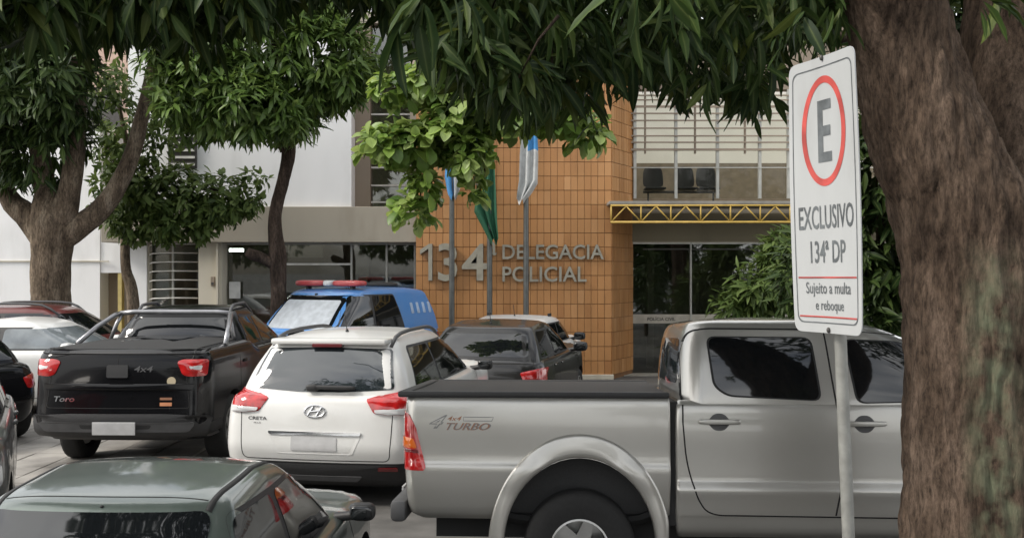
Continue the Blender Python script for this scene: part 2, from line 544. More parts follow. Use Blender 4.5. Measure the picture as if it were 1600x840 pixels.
class Vehicle:
    def __init__(s, name, label, cat, loc, heading, group=None, roll=0.0, pitch=0.0):
        # heading: degrees clockwise from +Y (straight away from the camera)
        s.root = thing(name, label, cat, loc, group=group, rot=(R(roll), R(pitch), R(90 - heading)))
        s.bv, s.bf = [], []
    def surf(s, V, F):
        n = len(s.bv)
        s.bv += [tuple(v) for v in V]
        s.bf += [tuple(i + n for i in f) for f in F]
        s.bvh = BVHTree.FromPolygons([Vector(v) for v in s.bv], s.bf)
    def hit(s, a, b, side):
        """side: R, L (a=x, b=z) / B, F (a=y, b=z) / T (a=x, b=y)"""
        if side in 'RL':
            sg = -1 if side == 'R' else 1
            o, d = Vector((a, sg * 3, b)), Vector((0, -sg, 0))
        elif side == 'B':
            o, d = Vector((-3, a, b)), Vector((1, 0, 0))
        elif side == 'F':
            o, d = Vector((12, a, b)), Vector((-1, 0, 0))
        else:
            o, d = Vector((a, b, 5)), Vector((0, 0, -1))
        p, nn, i, dd = s.bvh.ray_cast(o, d)
        if p is None:
            q = {'R': (a, -0.75, b), 'L': (a, 0.75, b), 'B': (0.1, a, b), 'F': (4, a, b), 'T': (a, b, 1.5)}[side]
            p, nn, i, dd = s.bvh.find_nearest(Vector(q))
        if nn.dot(d) > 0:
            nn = -nn
        return p, nn
    def patch(s, name, poly, side, mat, r=0.03, h=0.004, dome=0.0, parent=None, K=6, step=0.035, skirt=0.012, label=None, smooth=True, center=None):
        pts = resample(round_poly(poly, r), step)
        c = Vector(center) if center else sum(pts, Vector((0, 0))) / len(pts)
        n = len(pts)
        V, F = [], []
        for p in pts:
            q, nn = s.hit(p.x, p.y, side)
            V.append(q - nn * skirt)
        for k in range(K):
            t = 1 - (k / K) if k else 1
            hh = h + dome * (1 - t * t)
            for p in pts:
                pp = c + (p - c) * (t if k else 1)
                q, nn = s.hit(pp.x, pp.y, side)
                V.append(q + nn * hh)
        q, nn = s.hit(c.x, c.y, side)
        V.append(q + nn * (h + dome))
        for k in range(K):
            for i in range(n):
                j = (i + 1) % n
                F.append((k * n + i, k * n + j, (k + 1) * n + j, (k + 1) * n + i))
        for i in range(n):
            F.append((K * n + i, K * n + (i + 1) % n, (K + 1) * n))
        o = mk(name, V, F, mat, parent or s.root, smooth, sharp=40)
        if label:
            o['label'] = label
        return o
    def strip(s, mb, pts, side, wd=0.007, h=0.0012, step=0.03, closed=False, thick=0.006, soft=0.14):
        if not closed and len(pts) > 2:
            Q = [Vector(p) for p in pts]
            pts = [Q[0]]
            for p0, p1, p2 in zip(Q[:-2], Q[1:-1], Q[2:]):
                dd = min(soft, (p0 - p1).length * 0.48, (p2 - p1).length * 0.48)
                e0, e1 = p1 + (p0 - p1).normalized() * dd, p1 + (p2 - p1).normalized() * dd
                pts += [e0 * (1 - u) ** 2 + p1 * 2 * u * (1 - u) + e1 * u * u for u in (0, .2, .4, .6, .8, 1)]
            pts.append(Q[-1])
        P = resample(pts, step, closed)
        k = len(P)
        V, F = [], []
        for i, p in enumerate(P):
            a, b = P[i - 1 if (i or closed) else 0], P[(i + 1) % k if (i < k - 1 or closed) else k - 1]
            t = (b - a)
            t = t.normalized() if t.length > 0 else Vector((1, 0))
            nrm = Vector((-t.y, t.x))
            for sg, up in ((1, -thick), (1, h), (-1, h), (-1, -thick)):
                q, nn = s.hit(p.x + nrm.x * wd / 2 * sg, p.y + nrm.y * wd / 2 * sg, side)
                V.append(q + nn * up)
        for i in range(k if closed else k - 1):
            j = (i + 1) % k
            for e in range(3):
                F.append((i * 4 + e, i * 4 + e + 1, j * 4 + e + 1, j * 4 + e))
        mb.add(V, F)
        return mb
    def text(s, name, body, x0, x1, z0, z1, side, mat, h=0.002, shear=0.0, bold=0.0, flip=False):
        P, f = fit_text(body, 0, 1, 0, 1, bold, shear)
        V = []
        for a, b, d in P:
            if side == 'R':
                xx = x0 + a * (x1 - x0)
                q, nn = s.hit(xx, z0 + b * (z1 - z0), 'R')
            elif side == 'B':
                q, nn = s.hit(x0 + a * (x1 - x0), z0 + b * (z1 - z0), 'B')
            else:
                q, nn = s.hit(x0 + a * (x1 - x0), z0 + b * (z1 - z0), side)
            V.append(q + nn * h)
        return mk(name, V, f, mat, s.root)
    def wheels(s, xs, z, r, W, width=0.22, spokes=6, rim=0.62):
        first = None
        for x in xs:
            for sg in (-1, 1):
                yc = sg * (W / 2 - width / 2 - 0.03)
                if first is None:
                    wb = bpy.data.objects.new('wheel', None)
                    C.objects.link(wb)
                    wb.parent = s.root
                    h = width / 2
                    ty = MB().lathe([(r * rim, -h * 0.86), (r * 0.72, -h), (r * 0.9, -h), (r * 0.975, -h * 0.85), (r, -h * 0.55), (r, h * 0.55), (r * 0.975, h * 0.85), (r * 0.9, h), (r * 0.72, h), (r * rim, h * 0.86), (r * rim, -h * 0.86)], 44)
                    for k in range(44):     # tread blocks
                        a = 2 * math.pi * k / 44
                    t_o = ty.obj('tyre', M['tyre'], wb, True, sharp=50)
                    rm = MB().lathe([(r * rim * 1.0, -h * 0.9), (r * rim * 0.94, -h * 0.92), (r * rim * 0.9, -h * 0.5), (r * rim * 0.88, h * 0.6), (0.02, h * 0.6)], 40)
                    for k in range(spokes):
                        a = 2 * math.pi * (k + 0.5) / spokes
                        ca, sa = math.cos(a), math.sin(a)
                        R1, R2 = r * 0.1, r * rim * 0.95
                        w1, w2 = r * 0.14, r * 0.09
                        pts = []
                        for (rr_, ww_, yy_) in ((R1, w1, -h * 0.78), (R2, w2, -h * 0.9), (R1, w1, -h * 0.4), (R2, w2, -h * 0.55)):
                            for e in (-1, 1):
                                pts.append((rr_ * ca - e * ww_ * sa, yy_, rr_ * sa + e * ww_ * ca))
                        rm.add(pts, [(0, 1, 3, 2), (4, 6, 7, 5), (0, 4, 5, 1), (1, 5, 7, 3), (3, 7, 6, 2), (2, 6, 4, 0)])
                    rm.lathe([(0.005, -h * 0.86), (r * 0.15, -h * 0.84), (r * 0.19, -h * 0.7), (r * 0.19, -h * 0.3)], 24)
                    r_o = rm.obj('rim', M['alloy'], wb, True, sharp=35)
                    first = (wb, t_o, r_o)
                    wo = wb
                else:
                    wo = first[0].copy()
                    C.objects.link(wo)
                    for ch in first[1:]:
                        c = ch.copy()
                        C.objects.link(c)
                        c.parent = wo
                wo.location = (x, yc, z)
                wo.rotation_euler = (0, random.uniform(0, 1), 0 if sg < 0 else math.pi)
    def mirror(s, x, y, z, sx=0.07, sy=0.11, sz=0.075, mat=None, sg=-1):
        v, f = blob(x, sg * y, z, sx, sy, sz, 0.6)
        mb = MB().add(v, f)
        mb.tube([(x + 0.02, sg * (y - sy * 0.7), z - sz * 0.5), (x + 0.05, sg * (y - sy - 0.1), z - sz * 0.9)], 0.03, 8)
        o = mb.obj('wing_mirror', mat, s.root, True, sharp=60)
        v, f = blob(x - sx * 0.9, sg * y, z, 0.012, sy * 0.82, sz * 0.78, 0.6)
        mk('mirror_glass', v, f, M['glass'], o, True)
        return o

def lerp(a, b, t):
    return a + (b - a) * t

def interp(tab):
    xs, ys = [a for a, b in tab], [b for a, b in tab]
    return lambda x: float(np.interp(x, xs, ys))

def generic_car(name, label, cat, loc, heading, L, W, H, belt, hood, xc, xrf, xrr, xrb, paint_m, wr=0.31, wx=None, zb=0.2, group=None, cp=0.16, roofhw=None, rails=None, three=False, clad=False, antenna=None, bp=None, roof_m=None, glass=None, deck=None, rear='std', rwz=None, pitch=0, drop=0.06, rr=(0.3, 0.32), tr=0.04, mirror_m=None, mirror_k=1.0, cladz=0.0, rtop=0.13, mirrors=True):
    """car, hatchback or SUV. x runs from the rear bumper (0) to the nose (L)"""
    v = Vehicle(name, label, cat, loc, heading, group, pitch=pitch)
    hw = W / 2
    wx = wx or (0.2 * L - 0.1, 0.79 * L)
    d2 = 0.0 if deck is None else deck - belt
    warp = interp([(0, d2), (xrb, d2), (xrb + 0.35, 0), (xc - 0.1, 0), (xc + 0.1, -0.03), (L - 0.5, hood - belt + 0.05), (L, hood - belt - 0.06)])
    low = [(zb, 0.22, L - 0.25, hw - 0.14, 0), (zb + 0.05, 0.12, L - 0.12, hw - 0.04, 0), (0.42, 0.03, L - 0.02, hw - 0.005, 0), (0.55, 0.0, L, hw, 0.1),
           (0.68, 0.015, L - 0.02, hw, 0.5), (belt - 0.12, 0.05, L - 0.06, hw - 0.012, 0.9), (belt - 0.035, 0.09, L - 0.14, hw - 0.04, 1), (belt, 0.15, L - 0.26, hw - 0.1, 1)]
    V, F = shell(low, rr, (0.5, 0.45), 0.06, 0.12, tr, 0.05, warp, 0.035)
    rh = roofhw or hw - 0.29
    gl = []
    n = 6
    for i in range(n + 1):
        t = i / n
        e = math.sin(t * math.pi) * 0.03
        gl.append((lerp(belt - 0.05, H - 0.09, t), lerp(xrb - 0.02, xrr, t) - e, lerp(xc + 0.03, xrf, t) + e * 0.6, lerp(hw - 0.075, rh + 0.025, t) + e * 0.7, 0))
    gl.append((H - 0.045, xrr + 0.05, xrf - 0.08, rh - 0.02, 0))
    gl.append((H - 0.02, xrr + 0.14, xrf - 0.2, rh - 0.09, 0))
    V2, F2 = shell(gl, (0.16, 0.2), (0.2, 0.26), 0.05, 0.14, 0.03, 0.04, interp([(xrr, -drop), (xrr + 0.7, 0), (xrf - 0.6, 0), (xrf, -0.05)]) if True else None, 0.02)
    gw = interp([(xrr, -drop), (xrr + 0.7, 0), (xrf - 0.6, 0), (xrf, -0.05)])
    # roof droop only for the upper layers
    zz = np.array(V2)
    tt = np.clip((zz[:, 2] - belt) / (H - belt), 0, 1)
    zz[:, 2] += tt ** 2 * np.array([gw(a) for a in zz[:, 0]])
    V2 = [tuple(q) for q in zz]
    v.surf(V, F)
    v.surf(V2, F2)
    cv, cf_, mi = cut_wheels(V, F, [(x, wr, wr + 0.055) for x in wx], W)
    n0 = len(cv)
    mi = [1 if sum(cv[q][2] for q in f) / len(f) < cladz else g for f, g in zip(cf_, mi)]
    b = mk('body', cv + V2, list(cf_) + [tuple(i + n0 for i in f) for f in F2], [paint_m, M['plastic']], v.root, True, list(mi) + [0] * len(F2), sharp=38)
    if roof_m:
        pass
    v.wheels(wx, wr, wr, W)
    gm = glass or M['glass']
    # side windows
    z0, z1 = belt + 0.025, H - 0.15
    def fx(z):
        t = (z - belt) / (H - belt)
        return lerp(xc, xrf, t) - 0.2
    def rx(z):
        t = (z - belt) / (H - belt)
        return lerp(xrb, xrr, t) + cp
    B = bp or lerp(xrr, xrf, 0.52)
    mb = Sep('door_seam', M['seam'], v.root)
    for sd_ in 'RL':
        v.patch('window_surround', [(rx(z0) - 0.03, z0 - 0.02), (fx(z0) + 0.05, z0 - 0.02), (fx(z1) + 0.03, z1 + 0.025), (rx(z1) - 0.02, z1 + 0.025)], sd_, M['plastic'], 0.06, 0.001, skirt=0.006)
        parts = [(rx(z0), rx(z1), B - 0.035, B - 0.035), (B + 0.03, B + 0.03, fx(z0), fx(z1))]
        if three:
            q0 = rx(z0) + 0.42
            parts[0] = (q0 + 0.05, q0 + 0.08, B - 0.035, B - 0.035)
            parts.append((rx(z0), rx(z1), q0, q0 + 0.03))
        for (a0, a1, b0, b1) in parts:
            v.patch('side_window', [(a0, z0), (b0, z0), (b1, z1), (a1, z1)], sd_, gm, 0.05, 0.005, skirt=0.004)
        for q in ((B, lerp(zb, 0.3, 0.5) + 0.12), ):
            v.strip(mb, [(B, z0 - 0.02), (B + 0.01, 0.5), (B - 0.02, zb + 0.14)], sd_)
        r0, f0 = wx[0] + wr + 0.1, wx[1] - wr - 0.12
        v.strip(mb, [(r0 - 0.22, z0 - 0.02), (r0 - 0.2, 0.72), (r0 + 0.05, 0.45), (r0 + 0.1, zb + 0.12), (f0, zb + 0.12), (f0 + 0.04, 0.6), (f0 + 0.02, z0 - 0.06)], sd_)
        for hx in (r0 - 0.1, B + 0.13):
            v.patch('door_handle', [(hx, belt - 0.13), (hx + 0.17, belt - 0.125), (hx + 0.17, belt - 0.095), (hx, belt - 0.1)], sd_, paint_m, 0.015, 0.015, 0.012, K=3)
    hwz = lambda z: lerp(hw - 0.085, rh, (z - belt) / (H - belt))
    # rear glass and windscreen
    za, zb_ = (rwz or belt + 0.04), H - rtop - drop * 0.7
    if rear != 'custom':
        v.patch('rear_window', [(-hwz(za) + 0.13, za), (hwz(za) - 0.13, za), (hwz(zb_) - 0.08, zb_), (-hwz(zb_) + 0.08, zb_)], 'B', gm, 0.07, 0.004)
    za = belt + 0.085
    zb2 = H - 0.14
    v.patch('windscreen', [(-hwz(za) + 0.1, za), (hwz(za) - 0.1, za), (hwz(zb2) - 0.06, zb2), (-hwz(zb2) + 0.06, zb2)], 'F', gm, 0.07, 0.004)
    # lamps, plates, bumpers
    for sg in (-1, 1):
        if rear == 'std':
            v.patch('tail_light', [(sg * (hw - 0.32), belt - 0.16), (sg * (hw - 0.03), belt - 0.1), (sg * (hw - 0.02), belt - 0.3), (sg * (hw - 0.26), belt - 0.29)], 'B', M['red_lens'], 0.03, 0.008, 0.012)
        v.patch('headlight', [(sg * (hw - 0.42), hood - 0.22), (sg * (hw - 0.07), hood - 0.12), (sg * (hw - 0.06), hood - 0.27), (sg * (hw - 0.36), hood - 0.33)], 'F', M['clear_lens'], 0.04, 0.006, 0.01)
        if mirrors:
            v.mirror(xc - 0.25, hw + 0.08, belt + 0.05 * mirror_k, 0.07 * mirror_k, 0.11 * mirror_k, 0.075 * mirror_k, mat=mirror_m or paint_m, sg=sg)
    if rear == 'std':
        v.patch('number_plate', [(-0.2, 0.52), (0.2, 0.52), (0.2, 0.65), (-0.2, 0.65)], 'B', M['plate'], 0.01, 0.01)
    v.patch('grille', [(-0.4, 0.5), (0.4, 0.5), (0.45, 0.62), (-0.45, 0.62)], 'F', M['plastic'], 0.03, 0.006)
    if rear == 'std':
        v.strip(mb, [(-hw + 0.16, belt - 0.02), (-hw + 0.17, 0.5), (hw - 0.17, 0.5), (hw - 0.16, belt - 0.02)], 'B')
    if rails:
        for sg in (-1, 1):
            p = []
            x0, x1 = rails[:2]
            up = rails[2] if len(rails) > 2 else 0.05
            for i in range(13):
                t = i / 12
                x = lerp(x0, x1, t)
                q, nn = v.hit(x, sg * (rh - 0.04), 'T')
                p.append((x, sg * (rh - 0.04), q.z + up * min(1, 6 * t, 6 * (1 - t)) ** 0.6 - 0.01))
            MB().tube(p, 0.02, 8).obj('roof_rail', M['plastic_grey'], v.root, True)
    if antenna:
        q, nn = v.hit(antenna, 0, 'T')
        MB().tube([q - Vector((0, 0, 0.01)), q + Vector((-0.01, 0, 0.025))], [0.022, 0.012], 10).tube([q, q + Vector((-0.09, 0, 0.2))], 0.005, 6).obj('antenna', M['plastic'], v.root, True)
    v.mb, v.hw, v.rh = mb, hw, rh
    return v

# ------------------------------------------------------------------ ground
def gz(x, y):
    a = min(1, max(0, (y - 12) / 9.5))
    b = min(1, max(0, (-x - 2.4) / 1.6)) * min(1, max(0, (y - 6) / 3)) * (1 - min(1, max(0, (y - 16) / 5)))
    return -0.15 * a * a * (3 - 2 * a) + 0.1 * b

m, t, b = nmat('concrete_paving')
set_in(b, rough=0.85)
n, r, _ = noise_color(t, b, [(0.16, 0.15, 0.135), (0.27, 0.255, 0.235), (0.36, 0.34, 0.31)], 1.6, detail=10)
M['lot'] = plain('worn_lot_shade_darkened', (0.10, 0.095, 0.088), 0.9, var=0.3, scale=2.5, bmp=0.3)  # base colour darkened to stand in for shade around the parked cars
bump(t, b, n.outputs[0], 0.3, 0.02)
M['paving'] = m
m, t, b = nmat('asphalt')
set_in(b, rough=0.9)
n, r, _ = noise_color(t, b, [(0.035, 0.035, 0.037), (0.06, 0.06, 0.06), (0.085, 0.082, 0.08)], 30, detail=8)
bump(t, b, n.outputs[0], 0.4, 0.01)
M['asphalt'] = m
M['kerb'] = plain('kerb_stone', (0.3, 0.29, 0.27), 0.85, bmp=0.3, scale=12)

xs = np.concatenate([np.linspace(-400, -14, 14), np.linspace(-13, 13, 66), np.linspace(14, 400, 14)])
ys = np.concatenate([np.linspace(5.6, 24, 60), np.linspace(25, 60, 8), [90, 150, 300, 600]])
V = [(x, y, gz(x, y)) for y in ys for x in xs]
F = [(j * len(xs) + i, j * len(xs) + i + 1, (j + 1) * len(xs) + i + 1, (j + 1) * len(xs) + i) for j in range(len(ys) - 1) for i in range(len(xs) - 1)]
mk('ground', V, F, M['lot'], smooth=True, kind='structure')
mk('road', [(-400, -12, -0.2), (400, -12, -0.2), (400, 5.48, -0.2), (-400, 5.48, -0.2)], [(0, 1, 2, 3)], M['asphalt'], kind='structure')
mk('far_ground', [(-400, -400, -0.08), (400, -400, -0.08), (400, -12.01, -0.08), (-400, -12.01, -0.08)], [(0, 1, 2, 3)], M['asphalt'], kind='structure')
MB().rbox(-60, 60, 5.48, 5.62, -0.4, 0.004, 0.015).obj('kerb', M['kerb'], kind='structure')
# paving slabs that show between the parked cars on the left
slabs = MB()
rs = random.Random(3)
for i in range(14):
    for j in range(26):
        x, y = -9.0 + i * 0.45, 8.0 + j * 0.4
        z = gz(x + 0.2, y + 0.2) + 0.006 + rs.random() * 0.006
        slabs.rbox(x + 0.006, x + 0.444, y + 0.006, y + 0.394, z - 0.05, z + 0.004, 0.004)
slabs.obj('paving_slabs', M['paving'], kind='stuff')

# ------------------------------------------------------------------ silver pickup (right foreground)
def stretch(root, k):
    done = set()
    for c in root.children_recursive:
        if c.parent.name.startswith('wheel') and c.type == 'MESH' and c.parent.type == 'EMPTY':
            continue
        if c.type == 'MESH' and c.data.name not in done:
            done.add(c.data.name)
            a = np.empty(len(c.data.vertices) * 3)
            c.data.vertices.foreach_get('co', a)
            a[0::3] *= k
            c.data.vertices.foreach_set('co', a)
            c.data.update()
        c.location.x *= k

def build_pickup():
    v = Vehicle('pickup_truck', 'silver double cab pickup truck seen from its side, parked nearest behind the no-parking sign pole', 'pickup truck', (-0.70, 7.47, 0.0), 92.5, roll=-3.6)
    W, CX, CZ, RX, SZ = 1.80, 1.115, 0.36, 0.465, 1.225
    FX = 4.2
    bed = [(0.525, 0.08, 1.64, 0.80, 0), (0.57, 0.03, 1.665, 0.85, 0), (0.74, 0.01, 1.668, 0.888, 0), (0.86, 0.004, 1.67, 0.897, 0), (0.895, 0.003, 1.67, 0.885, 0), (0.95, 0.002, 1.67, 0.881, 0),
           (1.12, 0.0, 1.67, 0.884, 0), (1.25, 0.004, 1.67, 0.877, 0), (1.295, 0.01, 1.668, 0.868, 0), (1.315, 0.025, 1.664, 0.85, 0), (1.318, 0.05, 1.66, 0.82, 0)]
    V, F = shell(bed, (0.07, 0.1), (0.015, 0.015), 0.03, 0.0, 0.015, 0.0, None, 0.0, sub=3)
    low = [(0.42, 1.72, 4.75, 0.78, 0), (0.47, 1.705, 4.85, 0.845, 0), (0.555, 1.70, 4.93, 0.872, 0), (0.575, 1.70, 4.95, 0.88, 0), (0.66, 1.70, 4.97, 0.894, 0), (0.715, 1.70, 4.98, 0.906, 0.2), (0.735, 1.70, 4.98, 0.907, 0.3), (0.775, 1.70, 4.975, 0.889, 0.4), (0.80, 1.70, 4.97, 0.880, 0.45),
           (0.9, 1.70, 4.97, 0.880, 0.6), (1.1, 1.70, 4.95, 0.884, 0.85), (1.22, 1.703, 4.92, 0.876, 1), (1.275, 1.71, 4.86, 0.862, 1), (1.30, 1.72, 4.75, 0.83, 1)]
    warp = interp([(0, 0), (3.75, 0), (3.95, -0.06), (4.6, -0.1), (5, -0.17)])
    V1, F1 = shell(low, (0.03, 0.03), (0.45, 0.4), 0.0, 0.15, 0.0, 0.05, warp, 0.03, sub=3)
    gl = [(1.24, 1.712, 4.0, 0.864, 0), (1.30, 1.715, 3.92, 0.856, 0), (1.42, 1.722, 3.76, 0.828, 0), (1.58, 1.735, 3.5, 0.782, 0), (1.70, 1.75, 3.28, 0.74, 0), (1.77, 1.77, 3.12, 0.705, 0), (1.805, 1.80, 3.0, 0.665, 0), (1.822, 1.86, 2.88, 0.60, 0), (1.83, 1.95, 2.75, 0.5, 0)]
    V2, F2 = shell(gl, (0.14, 0.16), (0.3, 0.3), 0.03, 0.12, 0.0, 0.05, None, 0.02, sub=4)
    v.surf(V, F); v.surf(V1, F1); v.surf(V2, F2)
    cv, cf, mi = cut_wheels(V, F, [(CX, CZ, RX)], W, 0.34, 1.0, SZ)
    mk('bed', cv, cf, [M['silver'], M['plastic']], v.root, True, mi, sharp=30)
    cv, cf, mi = cut_wheels(V1, F1, [(FX, CZ, RX)], W, 0.34, 1.0, SZ)
    n0 = len(cv)
    mk('cab', cv + V2, list(cf) + [tuple(i + n0 for i in f) for f in F2], [M['silver'], M['plastic']], v.root, True, list(mi) + [0] * len(F2), sharp=32)
    # chassis and inner shadowed parts so the gap under the body is filled
    ch = MB().box(0.2, 4.7, -0.55, 0.55, 0.36, 0.6).box(0.1, 4.4, -0.35, -0.25, 0.45, 0.62).tube([(CX, -0.75, CZ), (CX, 0.75, CZ)], 0.06)
    for q in (-0.62, 0.62):
        ch.tube([(0.35, q, 0.62), (0.7, q, 0.5), (1.1, q, 0.45), (1.5, q, 0.5), (1.75, q, 0.6)], 0.035, 6)
    ch.obj('chassis', M['rubber'], v.root)
    MB().box(1.655, 1.715, -0.84, 0.84, 0.5, 1.29).obj('bed_gap', M['rubber'], v.root)
    # flared wheel arches
    prof = [(0.462, 0.572, -0.06), (0.464, 0.574, 0.010), (0.470, 0.581, 0.019), (0.488, 0.604, 0.023), (0.525, 0.655, 0.018), (0.548, 0.70, 0.009), (0.556, 0.722, 0.004), (0.56, 0.728, -0.012)]
    for cx in (CX, FX):
        for sd in 'RL':
            V_, F_ = [], []
            n = 64
            for i in range(n + 1):
                a = R(-12 + 204 * i / n)
                for (ea, eb, out) in prof:
                    x, z = cx + ea * math.cos(a), CZ + eb * math.sin(a)
                    lo, hi = (0.04, 1.655) if cx == CX else (1.72, 4.7)
                    xx = min(hi, max(lo, x))
                    # the surface line outside the opening, taken clear of the cut
                    q, nn = v.hit(xx, max(z, 0.70), sd)
                    y = abs(q.y) + out
                    V_.append((xx, -y if sd == 'R' else y, z))
            k = len(prof)
            for i in range(n):
                for j in range(k - 1):
                    F_.append((i * k + j, i * k + j + 1, (i + 1) * k + j + 1, (i + 1) * k + j))
            mk('wheel_flare', V_, F_, M['silver'], v.root, True)
    v.wheels((CX, FX), 0.345, 0.365, 1.80, 0.25, 6, 0.53)
    # black bed rail and soft tonneau cover
    rail = MB()
    for s in (-1, 1):
        y1, y0 = 0.872 * s, 0.80 * s
        rail.rbox(0.0, 1.668, min(y0, y1), max(y0, y1), 1.312, 1.352, 0.012)
    rail.rbox(-0.012, 0.06, -0.868, 0.868, 1.312, 1.352, 0.012)
    rail.obj('bed_rail', M['plastic'], v.root, True, sharp=30)
    tv, tf = [], []
    for i in range(25):
        for j in range(25):
            x, y = lerp(0.04, 1.66, i / 24), lerp(-0.81, 0.81, j / 24)
            sag = -0.012 * math.sin(math.pi * j / 24) + 0.006 * math.cos(i * 1.6) * math.sin(math.pi * j / 24)
            tv.append((x, y, 1.345 + sag))
    tf = [(i * 25 + j, (i + 1) * 25 + j, (i + 1) * 25 + j + 1, i * 25 + j + 1) for i in range(24) for j in range(24)]
    mk('bed_cover', tv, tf, M['tonneau'], v.root, True)
    # glass
    rw = [(1.905, 1.715), (2.56, 1.71), (2.595, 1.30), (2.02, 1.325), (1.935, 1.39)]
    fw = [(2.75, 1.70), (3.12, 1.685), (3.42, 1.52), (3.68, 1.31), (2.80, 1.285)]
    mb = Sep('door_seam', M['seam'], v.root)
    for sd in 'RL':
        for nm, pl in (('side_window', rw), ('side_window', fw)):
            pts = round_poly(pl, 0.06)
            o = v.patch('window_seal', [(p.x, p.y) for p in pts], sd, M['rubber'], 0.0, 0.0015, skirt=0.004)
            c = sum(pts, Vector((0, 0))) / len(pts)
            ins = [c + (p - c) * (1 - 0.014 / max(0.1, (p - c).length)) for p in pts]
            v.patch(nm, [(p.x, p.y) for p in ins], sd, M['glass'], 0.0, 0.003, skirt=0.004)
        v.strip(mb, [(1.745, 1.16), (1.75, 1.62), (1.80, 1.745), (1.90, 1.765), (2.64, 1.76)], sd, 0.010)
        v.strip(mb, [(1.745, 1.16), (1.765, 0.9), (1.83, 0.68), (1.88, 0.60), (1.95, 0.575), (3.6, 0.565)], sd, 0.009)
        v.strip(mb, [(2.64, 1.76), (2.665, 1.4), (2.70, 1.1), (2.695, 0.8), (2.66, 0.58)], sd, 0.010)
        v.strip(mb, [(2.68, 1.76), (3.2, 1.72)], sd, 0.006)
        v.strip(mb, [(3.72, 1.2), (3.74, 0.9), (3.70, 0.75), (3.6, 0.565)], sd, 0.008)
        for hx, hz in ((1.965, 1.165), (2.84, 1.158)):
            c = v.patch('handle_cup', [(hx - 0.075, hz), (hx - 0.03, hz + 0.055), (hx + 0.03, hz + 0.055), (hx + 0.075, hz), (hx + 0.03, hz - 0.055), (hx - 0.03, hz - 0.055)], sd, M['plastic_grey'], 0.03, 0.002, -0.0, K=3)
            q, nn = v.hit(hx, hz, sd)
            sg = -1 if sd == 'R' else 1
            MB().add(*blob(hx, q.y + sg * 0.032, hz + 0.004, 0.125, 0.011, 0.017, 0.5)).add(*blob(hx - 0.105, q.y + sg * 0.014, hz + 0.004, 0.022, 0.02, 0.016, 0.6)).add(*blob(hx + 0.105, q.y + sg * 0.014, hz + 0.004, 0.022, 0.02, 0.016, 0.6)).obj('door_handle', M['silver'], v.root, True)
        v.mirror(3.55, 1.0, 1.33, 0.07, 0.1, 0.12, M['silver'], -1 if sd == 'R' else 1)
        # tail light with its coloured chambers
        tl = [(0.008, 1.225), (0.06, 1.205), (0.105, 1.12), (0.14, 0.98), (0.17, 0.86), (0.155, 0.842), (0.02, 0.846)]
        t = v.patch('tail_light', tl, sd, M['red_lens'], 0.02, 0.006, 0.008, skirt=0.02)
        v.patch('indicator_lens', [(0.014, 1.06), (0.09, 1.05), (0.115, 0.985), (0.014, 0.99)], sd, M['orange_lens'], 0.015, 0.0155, 0.003, parent=t, K=3)
        v.patch('lens_divider', [(0.02, 0.985), (0.12, 0.975), (0.125, 0.955), (0.02, 0.96)], sd, M['dark_red_lens'], 0.004, 0.0165, 0.0, parent=t, K=2)
    v.patch('rear_window', [(-0.62, 1.40), (0.62, 1.40), (0.56, 1.70), (-0.56, 1.70)], 'B', M['rear_glass'], 0.06, 0.004)
    v.patch('windscreen', [(-0.74, 1.36), (0.74, 1.36), (0.62, 1.72), (-0.62, 1.72)], 'F', M['glass'], 0.07, 0.004)
    # sticker lettering
    v.text('sticker_letter', '4', 0.185, 0.30, 1.112, 1.20, 'R', M['letter_grey'], 0.002, 0.55, 0.02)
    v.text('sticker_letter', '4', 0.203, 0.283, 1.126, 1.186, 'R', M['silver'], 0.0032, 0.55, -0.005)
    v.text('sticker_letter', '4x4', 0.30, 0.39, 1.163, 1.193, 'R', M['letter_orange'], 0.002, 0.4, 0.01)
    v.text('sticker_letter', 'TURBO', 0.295, 0.565, 1.103, 1.150, 'R', M['letter_orange'], 0.002, 0.4, 0.02)
    v.text('sticker_letter', 'TURBO', 0.301, 0.571, 1.106, 1.147, 'R', M['letter_grey'], 0.003, 0.4, -0.008)
    st = MB()
    v.strip(st, [(0.40, 1.187), (0.585, 1.187), (0.575, 1.163), (0.40, 1.163)], 'R', 0.005, 0.002, closed=True)
    st.obj('sticker_stripe', M['letter_grey'], v.root)
    # rear bumper, plate, nose
    MB().rbox(-0.06, 0.04, -0.83, 0.83, 0.50, 0.64, 0.03).obj('rear_bumper', M['plastic_grey'], v.root, True, sharp=35)
    MB().rbox(-0.075, -0.062, -0.2, 0.2, 0.52, 0.64, 0.003).obj('number_plate', M['plate'], v.root)
    v.patch('headlight', [(-0.78, 0.98), (-0.45, 0.9), (-0.45, 0.76), (-0.74, 0.78)], 'F', M['clear_lens'], 0.04, 0.006, 0.01)
    v.patch('headlight', [(0.78, 0.98), (0.45, 0.9), (0.45, 0.76), (0.74, 0.78)], 'F', M['clear_lens'], 0.04, 0.006, 0.01)
    v.patch('grille', [(-0.36, 0.92), (0.36, 0.92), (0.3, 0.74), (-0.3, 0.74)], 'F', M['chrome'], 0.04, 0.006)
    stretch(v.root, 1.052)
build_pickup()

